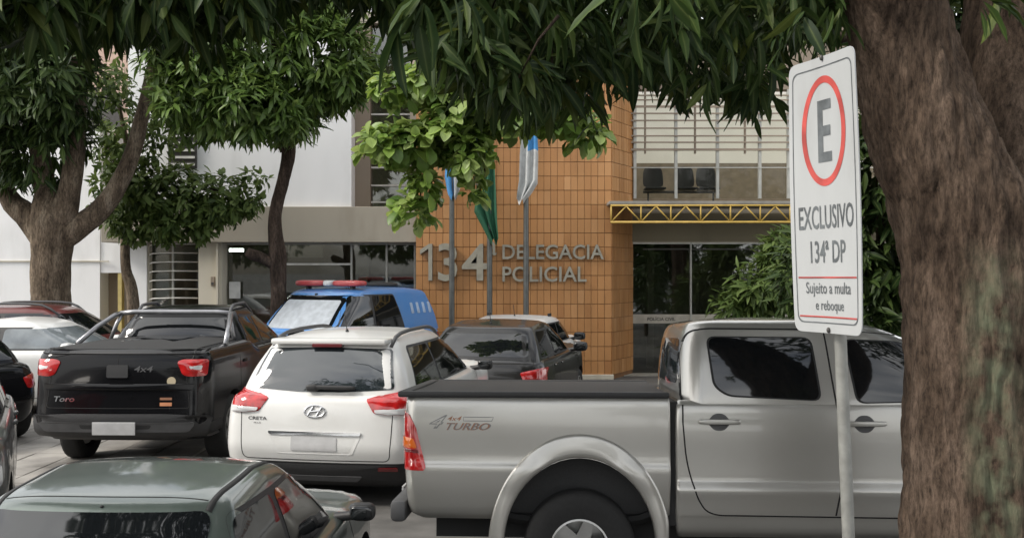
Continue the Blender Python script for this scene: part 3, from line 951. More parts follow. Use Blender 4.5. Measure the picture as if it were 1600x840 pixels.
# ------------------------------------------------------------------ white compact SUV (centre)
def build_suv():
    v = generic_car('suv', 'white compact SUV with red tail lights, parked between the black and silver pickups', 'car', (-1.83, 9.42, 0.0), 10, 4.27, 1.87, 1.575, 1.03, 1.0, 3.2, 2.4, 0.42, 0.15, M['white_car'], 0.33, rear='custom', rails=(0.5, 2.5, 0.05), cp=0.42, antenna=0.95, roofhw=0.63, drop=0.035, rr=(0.16, 0.2), tr=0.012, mirror_m=M['plastic'], mirror_k=0.8, cladz=0.415, zb=0.17)
    r = v.root
    # spoiler over the glass with the third brake light in it
    sp = []
    v.patch('rear_window', [(-0.71, 1.08), (-0.2, 1.05), (0.2, 1.05), (0.71, 1.08), (0.615, 1.435), (0, 1.45), (-0.615, 1.435)], 'B', M['rear_glass'], 0.035, 0.004)
    q, nn = v.hit(0, 1.46, 'B')
    MB().rbox(q.x - 0.05, q.x + 0.22, -0.575, 0.575, 1.475, 1.53, 0.02).obj('spoiler', M['white_car'], r, True, sharp=40)
    MB().rbox(q.x - 0.062, q.x + 0.03, -0.15, 0.15, 1.452, 1.488, 0.008).obj('brake_light', M['dark_red_lens'], r)
    q, nn = v.hit(-0.02, 1.09, 'B')
    MB().add(*blob(q.x - 0.035, -0.12, 1.098, 0.03, 0.24, 0.02, 0.5)).add(*blob(q.x - 0.035, 0.06, 1.092, 0.035, 0.06, 0.034, 0.6)).obj('wiper', M['plastic'], r, True)
    for s in (-1, 1):
        tl = v.patch('tail_light', [(s * 0.86, 1.075), (s * 0.63, 1.035), (s * 0.475, 0.995), (s * 0.56, 0.875), (s * 0.70, 0.86), (s * 0.855, 0.86)], 'B', M['red_lens'], 0.02, 0.010, 0.016, skirt=0.02)
        v.patch('reversing_lens', [(s * 0.85, 0.915), (s * 0.72, 0.915), (s * 0.56, 0.905), (s * 0.575, 0.877), (s * 0.70, 0.862), (s * 0.85, 0.862)], 'B', M['clear_lens'], 0.012, 0.021, 0.006, parent=tl, K=3)
    mb = Sep('tailgate_seam', M['seam'], r)
    v.strip(mb, [(0.735, 0.86), (0.725, 0.62), (0.71, 0.44), (-0.71, 0.44), (-0.725, 0.62), (-0.735, 0.86)], 'B', 0.008, soft=0.06)
    v.strip(mb, [(-0.62, 1.03), (-0.48, 1.0)], 'B', 0.006)
    v.patch('plate_recess', [(0.45, 0.675), (-0.45, 0.675), (-0.37, 0.50), (0.37, 0.50)], 'B', M['white_car'], 0.02, 0.003, -0.02)
    v.patch('plate_lip', [(0.45, 0.70), (-0.45, 0.70), (-0.44, 0.672), (0.44, 0.672)], 'B', M['chrome'], 0.008, 0.014, K=3)
    v.patch('number_plate', [(0.22, 0.655), (-0.22, 0.655), (-0.22, 0.53), (0.22, 0.53)], 'B', M['plate'], 0.01, 0.006)
    # oval emblem with a slanted letter in it
    ov = [(0.0 + 0.1 * math.cos(a), 0.885 + 0.052 * math.sin(a)) for a in [2 * math.pi * i / 28 for i in range(28)]]
    em = MB()
    v.strip(em, ov, 'B', 0.012, 0.012, 0.02, True)
    v.strip(em, [(0.065, 0.847), (0.018, 0.925)], 'B', 0.02, 0.013)
    v.strip(em, [(-0.02, 0.845), (-0.065, 0.923)], 'B', 0.02, 0.013)
    v.strip(em, [(0.042, 0.88), (-0.042, 0.89)], 'B', 0.016, 0.013)
    em.obj('emblem', M['chrome'], r, True)
    v.text('model_lettering', 'CRETA', 0.66, 0.47, 0.795, 0.825, 'B', M['plastic_grey'], 0.004, 0, 0.02)
    v.text('trim_lettering', 'PLUS', 0.60, 0.53, 0.762, 0.775, 'B', M['chrome'], 0.004, 0, 0.01)
    # dark lower cladding of the rear bumper
    v.patch('bumper_cladding', [(-0.86, 0.40), (0.86, 0.40), (0.80, 0.245), (-0.80, 0.245)], 'B', M['plastic'], 0.04, 0.006, 0.012, K=4)
    v.patch('skid_plate', [(-0.45, 0.30), (0.45, 0.30), (0.4, 0.252), (-0.4, 0.252)], 'B', M['plastic_grey'], 0.02, 0.024, K=3)
    for sg in (-1, 1):
        v.patch('reflector', [(sg * 0.78, 0.385), (sg * 0.6, 0.385), (sg * 0.6, 0.355), (sg * 0.78, 0.355)], 'B', M['dark_red_lens'], 0.01, 0.022, K=2)
build_suv()

# ------------------------------------------------------------------ black pickup (left)
def build_black_pickup():
    x, y = -4.03, 10.42
    v = generic_car('pickup_truck', 'black double cab pickup with a sport bar, showing its tailgate left of the white SUV', 'pickup truck', (x, y, gz(x, y) - 0.0), 1.5, 4.85, 1.86, 1.66, 1.17, 1.08, 3.75, 2.95, 1.92, 1.72, M['black_car'], 0.36, wx=(0.98, 3.9), rear='pickup', rwz=1.30, deck=1.27, rails=(1.95, 3.05, 0.06), cp=0.17, roofhw=0.60, zb=0.34, drop=0.02, cladz=0.5, rr=(0.16, 0.18), tr=0.02)
    r = v.root
    for s in (-1, 1):
        tl = v.patch('tail_light', [(s * 0.885, 1.17), (s * 0.66, 1.175), (s * 0.60, 1.15), (s * 0.66, 1.02), (s * 0.72, 1.0), (s * 0.88, 1.005)], 'B', M['red_lens'], 0.03, 0.010, 0.016, skirt=0.03)
        v.patch('reversing_lens', [(s * 0.84, 1.11), (s * 0.70, 1.11), (s * 0.72, 1.07), (s * 0.83, 1.065)], 'B', M['clear_lens'], 0.015, 0.024, 0.003, parent=tl, K=3)
    mb = Sep('tailgate_seam', M['seam'], r)
    v.strip(mb, [(0.70, 1.03), (0.74, 0.68), (-0.74, 0.68), (-0.70, 1.03)], 'B', 0.009, soft=0.04)
    v.strip(mb, [(0, 1.25), (0, 1.0)], 'B', 0.007)
    v.patch('tailgate_crease', [(0.78, 0.93), (-0.78, 0.93), (-0.76, 0.86), (0.76, 0.86)], 'B', M['black_car'], 0.02, 0.002, 0.022, K=5, center=(0, 0.895))
    v.patch('tailgate_lip', [(0.84, 1.262), (-0.84, 1.262), (-0.84, 1.225), (0.84, 1.225)], 'B', M['plastic'], 0.01, 0.012, K=2)
    v.patch('tailgate_handle', [(0.11, 1.12), (-0.11, 1.12), (-0.11, 0.99), (0.11, 0.99)], 'B', M['plastic'], 0.02, 0.012, K=3)
    v.text('trim_lettering', '4x4', -0.17, -0.36, 1.05, 1.11, 'B', M['plastic_grey'], 0.004, 0.2, 0.01)
    v.text('model_lettering', 'Toro', 0.66, 0.44, 0.745, 0.80, 'B', M['chrome'], 0.005, 0.2, 0.012)
    v.patch('round_sticker', [(-0.55 + 0.045 * math.cos(a), 0.955 + 0.045 * math.sin(a)) for a in [math.pi * i / 8 for i in range(16)]], 'B', plain('cream_sticker', (0.5, 0.42, 0.28), 0.5), 0, 0.003, K=2)
    v.patch('sticker', [(-0.44, 0.74), (-0.56, 0.74), (-0.56, 0.705), (-0.44, 0.705)], 'B', M['cyan_sticker'], 0.0, 0.003, K=2)
    v.patch('sticker', [(-0.44, 0.79), (-0.56, 0.79), (-0.56, 0.765), (-0.44, 0.765)], 'B', M['letter_orange'], 0.0, 0.003, K=2)
    # grey plastic bumper
    v.patch('rear_bumper', [(-0.92, 0.60), (-0.5, 0.625), (0.5, 0.625), (0.92, 0.60), (0.86, 0.36), (-0.86, 0.36)], 'B', M['plastic'], 0.05, 0.03, 0.012, K=5, skirt=0.01)
    v.patch('bumper_step', [(-0.80, 0.545), (0.80, 0.545), (0.74, 0.455), (-0.74, 0.455)], 'B', M['plastic_grey'], 0.04, 0.045, -0.006, K=4)
    MB().rbox(-0.065, -0.05, -0.22, 0.22, 0.42, 0.55, 0.004).obj('number_plate', M['plate'], r)
    v.patch('bed_cover', [(0.1, -0.76), (0.1, 0.76), (1.66, 0.74), (1.66, -0.74)], 'T', M['tonneau'], 0.03, 0.006)
    # sport bar: two raked legs, a cross tube and the inner frame
    bar = MB()
    for s in (-1, 1):
        bar.tube([(0.95, s * 0.83, 1.27), (1.3, s * 0.76, 1.44), (1.6, s * 0.69, 1.555), (1.72, s * 0.66, 1.575)], 0.028, 10)
        bar.tube([(1.60, s * 0.73, 1.28), (1.66, s * 0.68, 1.46), (1.71, s * 0.64, 1.56)], 0.024, 10)
    bar.tube([(1.71, 0.66, 1.575), (1.72, 0.5, 1.592), (1.72, -0.5, 1.592), (1.71, -0.66, 1.575)], 0.03, 10)
    bar.obj('sport_bar', plain('brushed_bar', (0.28, 0.28, 0.29), 0.3, 0.8), r, True)
build_black_pickup()

# ------------------------------------------------------------------ dark green-grey car in the foreground
def build_foreground_car():
    v = generic_car('parked_car', 'dark green-grey car in the bottom left corner, seen from behind over its roof', 'car', (-1.93, 3.86, -0.2), 2.5, 3.85, 1.64, 1.40, 0.87, 0.80, 2.75, 2.1, 0.78, 0.30, M['green_car'], 0.29, zb=0.18, cp=0.26, roofhw=0.565, drop=0.045, mirror_m=M['plastic'], mirror_k=0.72, rtop=0.075)
    mb = Sep('roof_ditch_trim', M['rubber'], v.root)
    for s in (-1, 1):
        v.strip(mb, [(0.86, s * 0.50), (1.3, s * 0.515), (2.02, s * 0.50)], 'T', 0.028, 0.003)
    s2 = MB()
    v.strip(s2, [(0.92, -0.48), (0.90, 0), (0.92, 0.48)], 'T', 0.008, 0.001)
    s2.obj('roof_seam', M['seam'], v.root)
    q, nn = v.hit(0.82, -0.02, 'T')
    MB().add(*blob(q.x, q.y, q.z + 0.003, 0.009, 0.009, 0.006, 1)).obj('washer_nozzle', M['rubber'], v.root, True)
build_foreground_car()

# ------------------------------------------------------------------ blue police car
def build_police():
    h = 209
    x, y = -2.12, 20.45
    blue_g = plain('white_stripe', (0.35, 0.45, 0.6), 0.4)
    v = generic_car('police_car', 'blue police car facing the camera with a red light bar and a white windscreen sunshade', 'police car', (x, y, gz(x, y)), h, 4.7, 2.04, 2.02, 1.25, 1.2, 3.42, 2.75, 0.35, 0.08, M['blue_car'], 0.36, zb=0.3, cp=1.3, roofhw=0.78, drop=0.06, bp=2.26)
    r = v.root
    v.patch('sun_shade', [(-0.66, 1.32), (0.66, 1.32), (0.60, 1.80), (-0.60, 1.80)], 'F', M['sunshade'], 0.05, 0.0065)
    q, nn = v.hit(2.4, 0, 'T')
    lb = bpy.data.objects.new('light_bar', None)
    C.objects.link(lb)
    lb.parent = r
    for s in (-1, 1):
        MB().add(*blob(2.35, s * 0.43, q.z + 0.10, 0.13, 0.33, 0.055, 0.5)).obj('red_lamp', plain('light_bar_red', (0.45, 0.07, 0.07), 0.25), lb, True)
        MB().rbox(2.3, 2.4, s * 0.5 - 0.03, s * 0.5 + 0.03, q.z - 0.03, q.z + 0.06, 0.01).obj('bar_foot', M['plastic'], lb)
    MB().add(*blob(2.35, 0, q.z + 0.10, 0.12, 0.11, 0.056, 0.5)).obj('clear_lamp', M['clear_lens'], lb, True)
    q, nn = v.hit(0.95, 0, 'T')
    MB().add(*blob(0.95, 0.1, q.z + 0.03, 0.28, 0.28, 0.05, 0.7)).obj('roof_vent', M['plastic'], r, True)
    for k in range(4):
        a = 0.42 + k * 0.2
        v.patch('vent_slot', [(a, 1.52), (a + 0.09, 1.52), (a + 0.10, 1.72), (a + 0.02, 1.72)], 'L', blue_g, 0.02, 0.008, 0.01, K=3)
    q, nn = v.hit(0, 1.9, 'F')
    MB().add(*blob(q.x, 0, 1.9, 0.03, 0.03, 0.02, 0.8)).obj('roof_aerial', M['plastic'], r, True)
build_police()

# ------------------------------------------------------------------ the other parked cars
x, y = -0.50, 14.2
v = generic_car('hatchback', 'charcoal hatchback with a red tail light, ahead of the silver pickup bed', 'car', (x, y, gz(x, y)), 15, 3.6, 1.86, 1.47, 0.95, 0.95, 2.6, 1.95, 0.45, 0.16, M['dark_car'], 0.3, antenna=0.75, cp=0.3, mirror_m=M['plastic'])
x, y = -0.2, 17.82
v = generic_car('hatchback', 'white hatchback in front of the tiled wall, mostly hidden by the charcoal one', 'car', (x, y, gz(x, y)), 16, 3.35, 1.72, 1.46, 0.97, 0.95, 2.4, 1.8, 0.35, 0.14, M['white_car'], 0.3, antenna=0.9, cp=0.3, roofhw=0.66, mirror_m=M['plastic'])
for sg in (-1, 1):
    q, nn = v.hit(1.2, sg * 0.58, 'T')
    MB().rbox(1.1, 1.3, sg * 0.58 - 0.015, sg * 0.58 + 0.015, q.z - 0.01, q.z + 0.05, 0.008).obj('rack_mount', M['plastic'], v.root)
x, y = -8.95, 15.3
generic_car('sedan', 'white sedan facing right at the left edge, in front of the dark red car', 'car', (x, y, gz(x, y)), 90, 3.9, 1.68, 1.43, 0.98, 0.92, 2.95, 2.35, 0.9, 0.5, M['white_car'], 0.3, cp=0.3, glass=plain('hazy_glass', (0.16, 0.18, 0.19), 0.06, var=0.3, scale=3, spec=1.0))
x, y = -9.75, 17.15
generic_car('station_wagon', 'dark red car with roof rails beside the thick tree trunk', 'car', (x, y, gz(x, y)), 90, 4.2, 1.72, 1.62, 1.05, 0.98, 3.2, 2.5, 0.5, 0.2, M['red_car'], 0.3, rails=(0.7, 2.4, 0.07))
x, y = -6.12, 11.9
generic_car('parked_car', 'black car end poking in at the left edge, in front of the white sedan', 'car', (x, y, gz(x, y)), 301, 3.4, 1.66, 1.42, 0.95, 0.92, 2.5, 1.9, 0.6, 0.3, M['black_car'], 0.3)
x, y = -5.55, 9.62
generic_car('parked_car', 'dark grey car at the left edge of which only a wheel and wing show', 'car', (x, y, gz(x, y)), 155, 3.8, 1.66, 1.42, 0.95, 0.92, 2.8, 2.1, 0.7, 0.3, M['grey_car'], 0.31, wx=(0.66, 3.05), mirrors=False)

# ------------------------------------------------------------------ the police station
YF = 21.8
def bx(px, Y=YF):
    return (px - 800) / 1600 * Y
def bz(py, Y=YF):
    return CAMZ - (py - 420) / 1600 * Y
BASE = -0.15
TOP = 7.6
M['tile'] = None
m, t, b = nmat('glazed_brick_tile')
set_in(b, rough=0.42)
oi = t.nodes.new('ShaderNodeObjectInfo')
geo = t.nodes.new('ShaderNodeNewGeometry')
ad = t.nodes.new('ShaderNodeMath'); ad.operation = 'ADD'
fr = t.nodes.new('ShaderNodeMath'); fr.operation = 'FRACT'
t.links.new(oi.outputs['Random'], ad.inputs[0]); t.links.new(geo.outputs['Random Per Island'], ad.inputs[1]); t.links.new(ad.outputs[0], fr.inputs[0])
rp = t.nodes.new('ShaderNodeValToRGB')
e = rp.color_ramp.elements
e[0].position, e[0].color = 0.0, (0.38, 0.175, 0.062, 1)
e[1].position, e[1].color = 1.0, (0.52, 0.275, 0.115, 1)
for q, c in ((0.1, (0.425, 0.205, 0.073, 1)), (0.5, (0.45, 0.222, 0.082, 1)), (0.85, (0.475, 0.24, 0.092, 1))):
    k = e.new(q); k.color = c
t.links.new(fr.outputs[0], rp.inputs[0])
n, r2, mq = noise_color(t, None, [(0.72, 0.70, 0.68), (0.98, 0.97, 0.96), (1.1, 1.08, 1.06)], 1.4, detail=11, stretch=(1, 1, 0.3), lo=0.28, hi=0.7)
t.links.new(geo.outputs['Position'], mq.inputs[0])
mu = t.nodes.new('ShaderNodeMix'); mu.data_type = 'RGBA'; mu.blend_type = 'MULTIPLY'; mu.inputs[0].default_value = 1
t.links.new(rp.outputs[0], mu.inputs[6]); t.links.new(r2.outputs[0], mu.inputs[7]); t.links.new(mu.outputs[2], b.inputs['Base Color'])
M['tile'] = m
M['grout'] = plain('dark_grout', (0.20, 0.10, 0.045), 0.9)
def weathered(name, col, dark, rough=0.85):
    m, t, b = nmat(name)
    set_in(b, rough=rough)
    n, r, mp_ = noise_color(t, b, [dark, col, tuple(c * 1.05 for c in col)], 1.3, detail=10, stretch=(1, 1, 0.35), lo=0.25, hi=0.7)
    bump(t, b, n.outputs[0], 0.08, 0.01)
    return m
M['white_wall'] = weathered('white_render', (0.80, 0.80, 0.80), (0.64, 0.64, 0.63))
M['beige'] = weathered('beige_render', (0.36, 0.325, 0.265), (0.27, 0.24, 0.19))
M['cream'] = weathered('cream_render', (0.55, 0.51, 0.42), (0.42, 0.38, 0.3))
M['brown_wall'] = weathered('brown_render', (0.27, 0.22, 0.17), (0.2, 0.16, 0.12))
M['lintel'] = weathered('olive_render', (0.2, 0.175, 0.12), (0.15, 0.13, 0.09))
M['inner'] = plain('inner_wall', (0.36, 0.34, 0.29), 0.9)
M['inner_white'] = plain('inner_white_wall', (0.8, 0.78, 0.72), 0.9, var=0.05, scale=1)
M['dado'] = plain('brown_dado', (0.2, 0.165, 0.12), 0.8)
M['steel'] = plain('painted_steel', (0.4, 0.4, 0.37), 0.5, 0.2)
M['dark_steel'] = plain('dark_steel', (0.07, 0.065, 0.06), 0.5, 0.3)
M['white_bar'] = plain('white_bar', (0.62, 0.61, 0.57), 0.5)
M['yellow'] = plain('yellow_truss_paint', (0.42, 0.28, 0.06), 0.55, bmp=0.1)
M['letter'] = plain('grey_letter', (0.33, 0.31, 0.25), 0.45, 0.1)
M['letter_side_shade'] = plain('letter_edge_shade', (0.06, 0.05, 0.04), 0.6)  # letter sides painted dark as the shadow round each raised letter
M['pole'] = plain('grey_pole', (0.13, 0.135, 0.13), 0.4, 0.6)
def pane_mat(name, ior, tint):
    m, t, b = nmat(name)
    tr_ = t.nodes.new('ShaderNodeBsdfTransparent'); tr_.inputs[0].default_value = (*tint, 1)
    gl_ = t.nodes.new('ShaderNodeBsdfGlossy'); gl_.inputs['Roughness'].default_value = 0.02
    fn = t.nodes.new('ShaderNodeFresnel'); fn.inputs[0].default_value = ior
    ms = t.nodes.new('ShaderNodeMixShader')
    t.links.new(fn.outputs[0], ms.inputs[0]); t.links.new(tr_.outputs[0], ms.inputs[1]); t.links.new(gl_.outputs[0], ms.inputs[2])
    t.links.new(ms.outputs[0], t.nodes['Material Output'].inputs[0])
    return m
M['pane'] = pane_mat('window_glass', 2.1, (0.7, 0.73, 0.69))
M['clear_pane'] = pane_mat('clear_glass', 1.25, (0.92, 0.93, 0.9))
m, t, b = nmat('lit_tube')
b.inputs['Emission Color'].default_value = (0.95, 1, 1, 1)
b.inputs['Emission Strength'].default_value = 8.0
M['tube'] = m

st = thing('police_station', 'two storey police station with an orange tiled pier, white upper wall and beige band', 'building', (0, 22.0, BASE))
def part(name, x0, x1, y0, y1, z0, z1, mat, parent=None, bevel=0.0):
    mb = MB()
    if bevel:
        mb.rbox(x0, x1, y0, y1, z0, z1, bevel)
    else:
        mb.box(x0, x1, y0, y1, z0, z1)
    return mb.obj(name, mat, parent or st, world=True)

# tiled pier and its splayed return
XL, XR = bx(650), bx(955)
sx1, sy1 = 2.70, 22.95
mb = MB()
v = [(XL, YF + 0.014, BASE), (XR, YF + 0.014, BASE), (sx1, sy1, BASE), (sx1, 23.1, BASE), (XL, 23.1, BASE)]
v += [(a, c, TOP) for a, c, _ in v]
mb.add(v, [(0, 1, 6, 5), (1, 2, 7, 6), (2, 3, 8, 7), (3, 4, 9, 8), (4, 0, 5, 9), (5, 6, 7, 8, 9), (4, 3, 2, 1, 0)])
pier = mb.obj('tiled_pier', M['grout'], st, world=True)
NC_, RH = 29, 0.3015
TW = (XR - XL) / NC_
tile_me = MB().rbox(-TW / 2 + 0.0038, TW / 2 - 0.0038, -0.012, 0.02, -RH / 2 + 0.006, RH / 2 - 0.006, 0.003)
tmesh = None
stuff = MB()
rt = random.Random(5)
off = Vector(top_loc(pier))
nrows = int((TOP - BASE) / RH)
count = 0
for rI in range(nrows):
    z = BASE + 0.1 + (rI + 0.5) * RH
    py = 420 + (CAMZ - z) * 1600 / YF
    for c in range(NC_):
        x = XL + (c + 0.5) * TW
        y = YF + rt.uniform(-0.0035, 0.0035)
        if 235 < py < 500 and count < 300 and not (py > 470 and c < 4):
            if tmesh is None:
                o = tile_me.obj('tile', M['tile'], pier)
                tmesh = o.data
            else:
                o = bpy.data.objects.new('tile', tmesh)
                C.objects.link(o)
                o.parent = pier
            o.location = Vector((x, y, z)) - off
            o.rotation_euler = (rt.uniform(-0.01, 0.01), 0, rt.uniform(-0.02, 0.02))
            count += 1
        elif z + RH / 2 < TOP:
            stuff.box(x - TW / 2 + 0.0038, x + TW / 2 - 0.0038, y - 0.012, y + 0.02, z - RH / 2 + 0.006, z + RH / 2 - 0.006)
d = Vector((sx1 - XR, sy1 - YF, 0)); Ls = d.length; d.normalize(); nn = Vector((d.y, -d.x, 0))
for rI in range(nrows - 1):
    z = BASE + 0.1 + (rI + 0.5) * RH
    for c in range(9):
        w_ = Ls / 9
        p = Vector((XR, YF, z)) + d * (c + 0.5) * w_ + nn * (0.004 + rt.uniform(-0.003, 0.003))
        hx, hz = w_ / 2 - 0.0038, RH / 2 - 0.006
        vs = [p + d * a * hx + nn * g - Vector((0, 0, -bz_ * hz)) for g in (-0.03, 0.012) for a, bz_ in ((-1, -1), (1, -1), (1, 1), (-1, 1))]
        stuff.add(vs, [(0, 3, 2, 1), (4, 5, 6, 7), (0, 1, 5, 4), (1, 2, 6, 5), (2, 3, 7, 6), (3, 0, 4, 7)])
stuff.obj('tile_field', M['tile'], pier, world=True, kind='stuff')
part('pier_plinth', XL - 0.03, XR + 0.05, YF - 0.06, YF + 0.2, BASE, BASE + 0.11, M['cream'], bevel=0.01)

# raised lettering, one object per character
def sign_word(word, px0, px1, py0, py1, bold, depth):
    full, _ = text_mesh(word, 1.0, bold)
    A = np.array(full)
    lo, hi = A.min(0), A.max(0)
    sxx = (bx(px1) - bx(px0)) / (hi[0] - lo[0])
    szz = (bz(py0) - bz(py1)) / (hi[1] - lo[1])
    for i, chx in enumerate(word):
        pv, _ = text_mesh(word[:i + 1], 1.0, bold)
        xm = np.array(pv)[:, 0].max()
        cv, cf = text_mesh(chx, 1.0, bold, 0, depth)
        c = np.array(cv)
        c[:, 0] += xm - c[:, 0].max()
        V = [(bx(px0) + (q[0] - lo[0]) * sxx, YF - 0.06 - q[2], bz(py1) + (q[1] - lo[1]) * szz) for q in c]
        nf = [abs((Vector(V[g[1]]) - Vector(V[g[0]])).cross(Vector(V[g[2]]) - Vector(V[g[1]])).normalized().y) < 0.5 for g in cf]
        o = mk('letter', V, cf, [M['letter'], M['letter_side_shade']], st, world=True, midx=[int(q) for q in nf])
sx0, sx1_, sz0, sz1 = bx(657), bx(676), bz(438), bz(381)
w1, h1 = sx1_ - sx0, sz1 - sz0
one = [(sx0 + w1 * 0.68, sz0), (sx1_, sz0), (sx1_, sz1), (sx0 + w1 * 0.74, sz1), (sx0, sz1 - h1 * 0.16), (sx0, sz1 - h1 * 0.29), (sx0 + w1 * 0.68, sz1 - h1 * 0.13)]
k = len(one)
V = [(a, YF - 0.115, c) for a, c in one] + [(a, YF - 0.005, c) for a, c in one]
mk('letter', V, [tuple(range(k))] + [(i, k + i, k + (i + 1) % k, (i + 1) % k) for i in range(k)], [M['letter'], M['letter_side_shade']], st, world=True, midx=[0] + [1] * k)
sign_word('3', 685, 715, 380, 439, 0.015, 0.055)
sign_word('4', 722, 761, 381, 438, 0.015, 0.055)
sign_word('ª', 762, 776, 377, 399, 0.0, 0.03)
sign_word('DELEGACIA', 785, 943, 382, 405, 0.012, 0.035)
sign_word('POLICIAL', 785, 916, 416, 440, 0.012, 0.035)

# left wing: upper white wall, louvre window, beige band
part('upper_wall', bx(200, 22), bx(549, 22), 22.0, 22.5, bz(322), TOP, M['white_wall'])
part('band', bx(155), XL - 0.004, 21.9, 22.9, bz(378), bz(322) - 0.003, M['beige'], bevel=0.008)
win = part('louvre_window', bx(262, 21.9), bx(306, 21.9), 21.93, 22.02, bz(262), bz(140), M['dark_steel'])
for k in range(10):
    z = bz(258) + k * 0.152
    part('slat', bx(264, 21.9), bx(304, 21.9), 21.88, 21.925, z, z + 0.05, M['white_bar'], win)
# loggia between the white wall and the pier
part('loggia_wall', bx(549, 22.5), bx(579, 22.6), 22.55, 22.9, bz(322), TOP, M['brown_wall'])
lw = part('upper_window', bx(579, 22.6), bx(641, 22.6), 22.75, 22.8, bz(322), TOP, M['pane'])
part('window_jamb', bx(641, 22.6), XL + 0.004, 22.55, 22.85, bz(322), TOP, M['cream'])
for py in (150, 180, 209, 236, 263, 291, 317):
    z = bz(py, 22.7)
    part('bar', bx(579, 22.6), bx(641, 22.6), 22.68, 22.72, z, z + 0.035, M['white_bar'], lw)
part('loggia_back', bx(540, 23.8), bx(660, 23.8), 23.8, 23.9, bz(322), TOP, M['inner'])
# ground floor of the left wing
GB = BASE
part('end_wall', bx(203, 22.2), bx(229, 22.2), 22.2, 22.6, GB, bz(378), M['white_wall'])
gw = part('barred_window', bx(229, 22.2), bx(309, 22.2), 22.45, 22.5, bz(478, 22.4), bz(378), M['pane'])
part('window_blind', bx(229, 22.2), bx(262, 22.2), 22.55, 22.58, bz(478, 22.4), bz(378), M['inner_white'], gw)
part('sill_wall', bx(229, 22.2), bx(309, 22.2), 22.4, 22.6, GB, bz(478, 22.4), M['cream'])
for k in range(7):
    z = bz(382 + k * 14.0, 22.3)
    MB().tube([(bx(231, 22.2), 22.28, z - 0.05), (bx(233, 22.2), 22.24, z - 0.025), (bx(238, 22.2), 22.22, z), (bx(272, 22.2), 22.22, z + 0.015), (bx(308, 22.2), 22.25, z + 0.01)], 0.014, 6).obj('grille_bar', M['white_bar'], gw, True, world=True)
part('mullion', bx(264, 22.2), bx(267, 22.2), 22.38, 22.44, bz(478, 22.4), bz(378), M['steel'], gw)
part('mullion', bx(229, 22.2), bx(232, 22.2), 22.25, 22.44, bz(478, 22.4), bz(378), M['cream'], gw)
pil = part('pilaster', bx(309, 22), bx(346, 22), 22.05, 22.6, GB, bz(378), M['cream'])
part('rain_pipe', bx(338, 22), bx(341, 22), 21.97, 22.05, GB, bz(379), M['cream'], pil)
ic = part('intercom', bx(329, 22), bx(335, 22), 22.0, 22.047, bz(447), bz(432), M['brown_wall'], pil, bevel=0.006)
part('keypad', bx(330, 22), bx(334, 22), 21.99, 21.999, bz(445), bz(441), M['dark_steel'], ic)
gz0, gz1 = GB, bz(378, 22.4)
sf = part('glass_front', bx(346, 22.4), bx(650, 22.4), 22.46, 22.47, gz0, gz1, M['pane'])
for px in (347.5, 430, 440, 549, 604, 648):
    part('frame_post', bx(px - 1.5, 22.4), bx(px + 1.5, 22.4), 22.40, 22.455, gz0, gz1, M['steel'], sf)
part('frame_rail', bx(346, 22.4), bx(650, 22.4), 22.41, 22.45, gz1 - 0.06, gz1 - 0.003, M['steel'], sf)
part('frame_rail', bx(440, 22.4), bx(549, 22.4), 22.41, 22.45, bz(414, 22.4), bz(411, 22.4), M['white_bar'], sf)
# inside the left ground floor
part('inner_column', bx(555, 24), bx(576, 24), 24.0, 24.4, GB, bz(370), M['cream'])
part('inner_desk', bx(450, 24.5), bx(520, 24.5), 24.5, 25.1, GB, 1.1, M['dado'])
part('inner_partition', bx(450, 25.5), bx(505, 25.5), 25.5, 25.6, bz(402, 25), bz(382, 25), M['inner_white'])
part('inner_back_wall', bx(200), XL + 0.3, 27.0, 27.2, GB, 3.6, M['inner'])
part('floor_slab', bx(160), 9.2, 22.92, 31.0, bz(378) + 0.02, bz(322) - 0.02, M['beige'])
part('inner_floor', bx(203), 9.0, 22.48, 31.0, GB - 0.1, GB + 0.02, M['inner'])
lamp = part('tube_lamp', bx(357, 23.4), bx(379, 23.4), 23.4, 23.5, bz(393, 23.4), bz(388, 23.4), M['tube'])

# right bay: upper window, canopy with yellow truss, lintel, glazed entrance
YB = 22.9
def wx_(px): return bx(px, YB)
def wz_(py): return bz(py, YB)
uw = part('upper_window', wx_(985), wx_(1400), YB + 0.06, YB + 0.07, wz_(310), wz_(146), M['clear_pane'])
for px in (992, 1008, 1056, 1086, 1121, 1164, 1187, 1232, 1290, 1345):
    thin = px in (1008, 1086, 1164)
    part('mullion', wx_(px - (1.2 if thin else 2.2)), wx_(px + (1.2 if thin else 2.2)), YB - 0.04, YB + 0.05, wz_(240 if thin else 310), wz_(140), M['brown_wall' if thin else 'steel'], uw)
for i, py in enumerate((151, 158, 169, 179, 190, 202, 214, 224, 236)):
    z = wz_(py)
    part('louvre_bar', wx_(985), wx_(1400), YB - 0.075, YB - 0.042, z, z + (0.05 if i in (2, 8) else 0.03), M['brown_wall'], uw)
part('window_rail', wx_(985), wx_(1400), YB - 0.065, YB - 0.045, wz_(263), wz_(261.5), M['steel'], uw)
part('bay_head', wx_(980), 9.2, YB - 0.02, YB + 0.3, wz_(140), TOP, M['brown_wall'])
part('bay_side', wx_(1400), 9.2, YB, YB + 0.3, BASE, TOP, M['brown_wall'])
part('room_floor', sx1, 9.2, YB + 0.1, 26.0, bz(312) - 0.22, bz(312), M['dado'])
rb = part('room_back_wall', XL, 9.2, 26.0, 26.2, bz(255, 26), TOP, M['inner_white'])
part('room_dado', XL, 9.2, 25.97, 26.19, bz(312) - 0.3, bz(255, 26) - 0.002, M['dado'])
part('lintel', wx_(978), 9.2, YB, YB + 0.3, wz_(377), bz(312) - 0.225, M['lintel'])
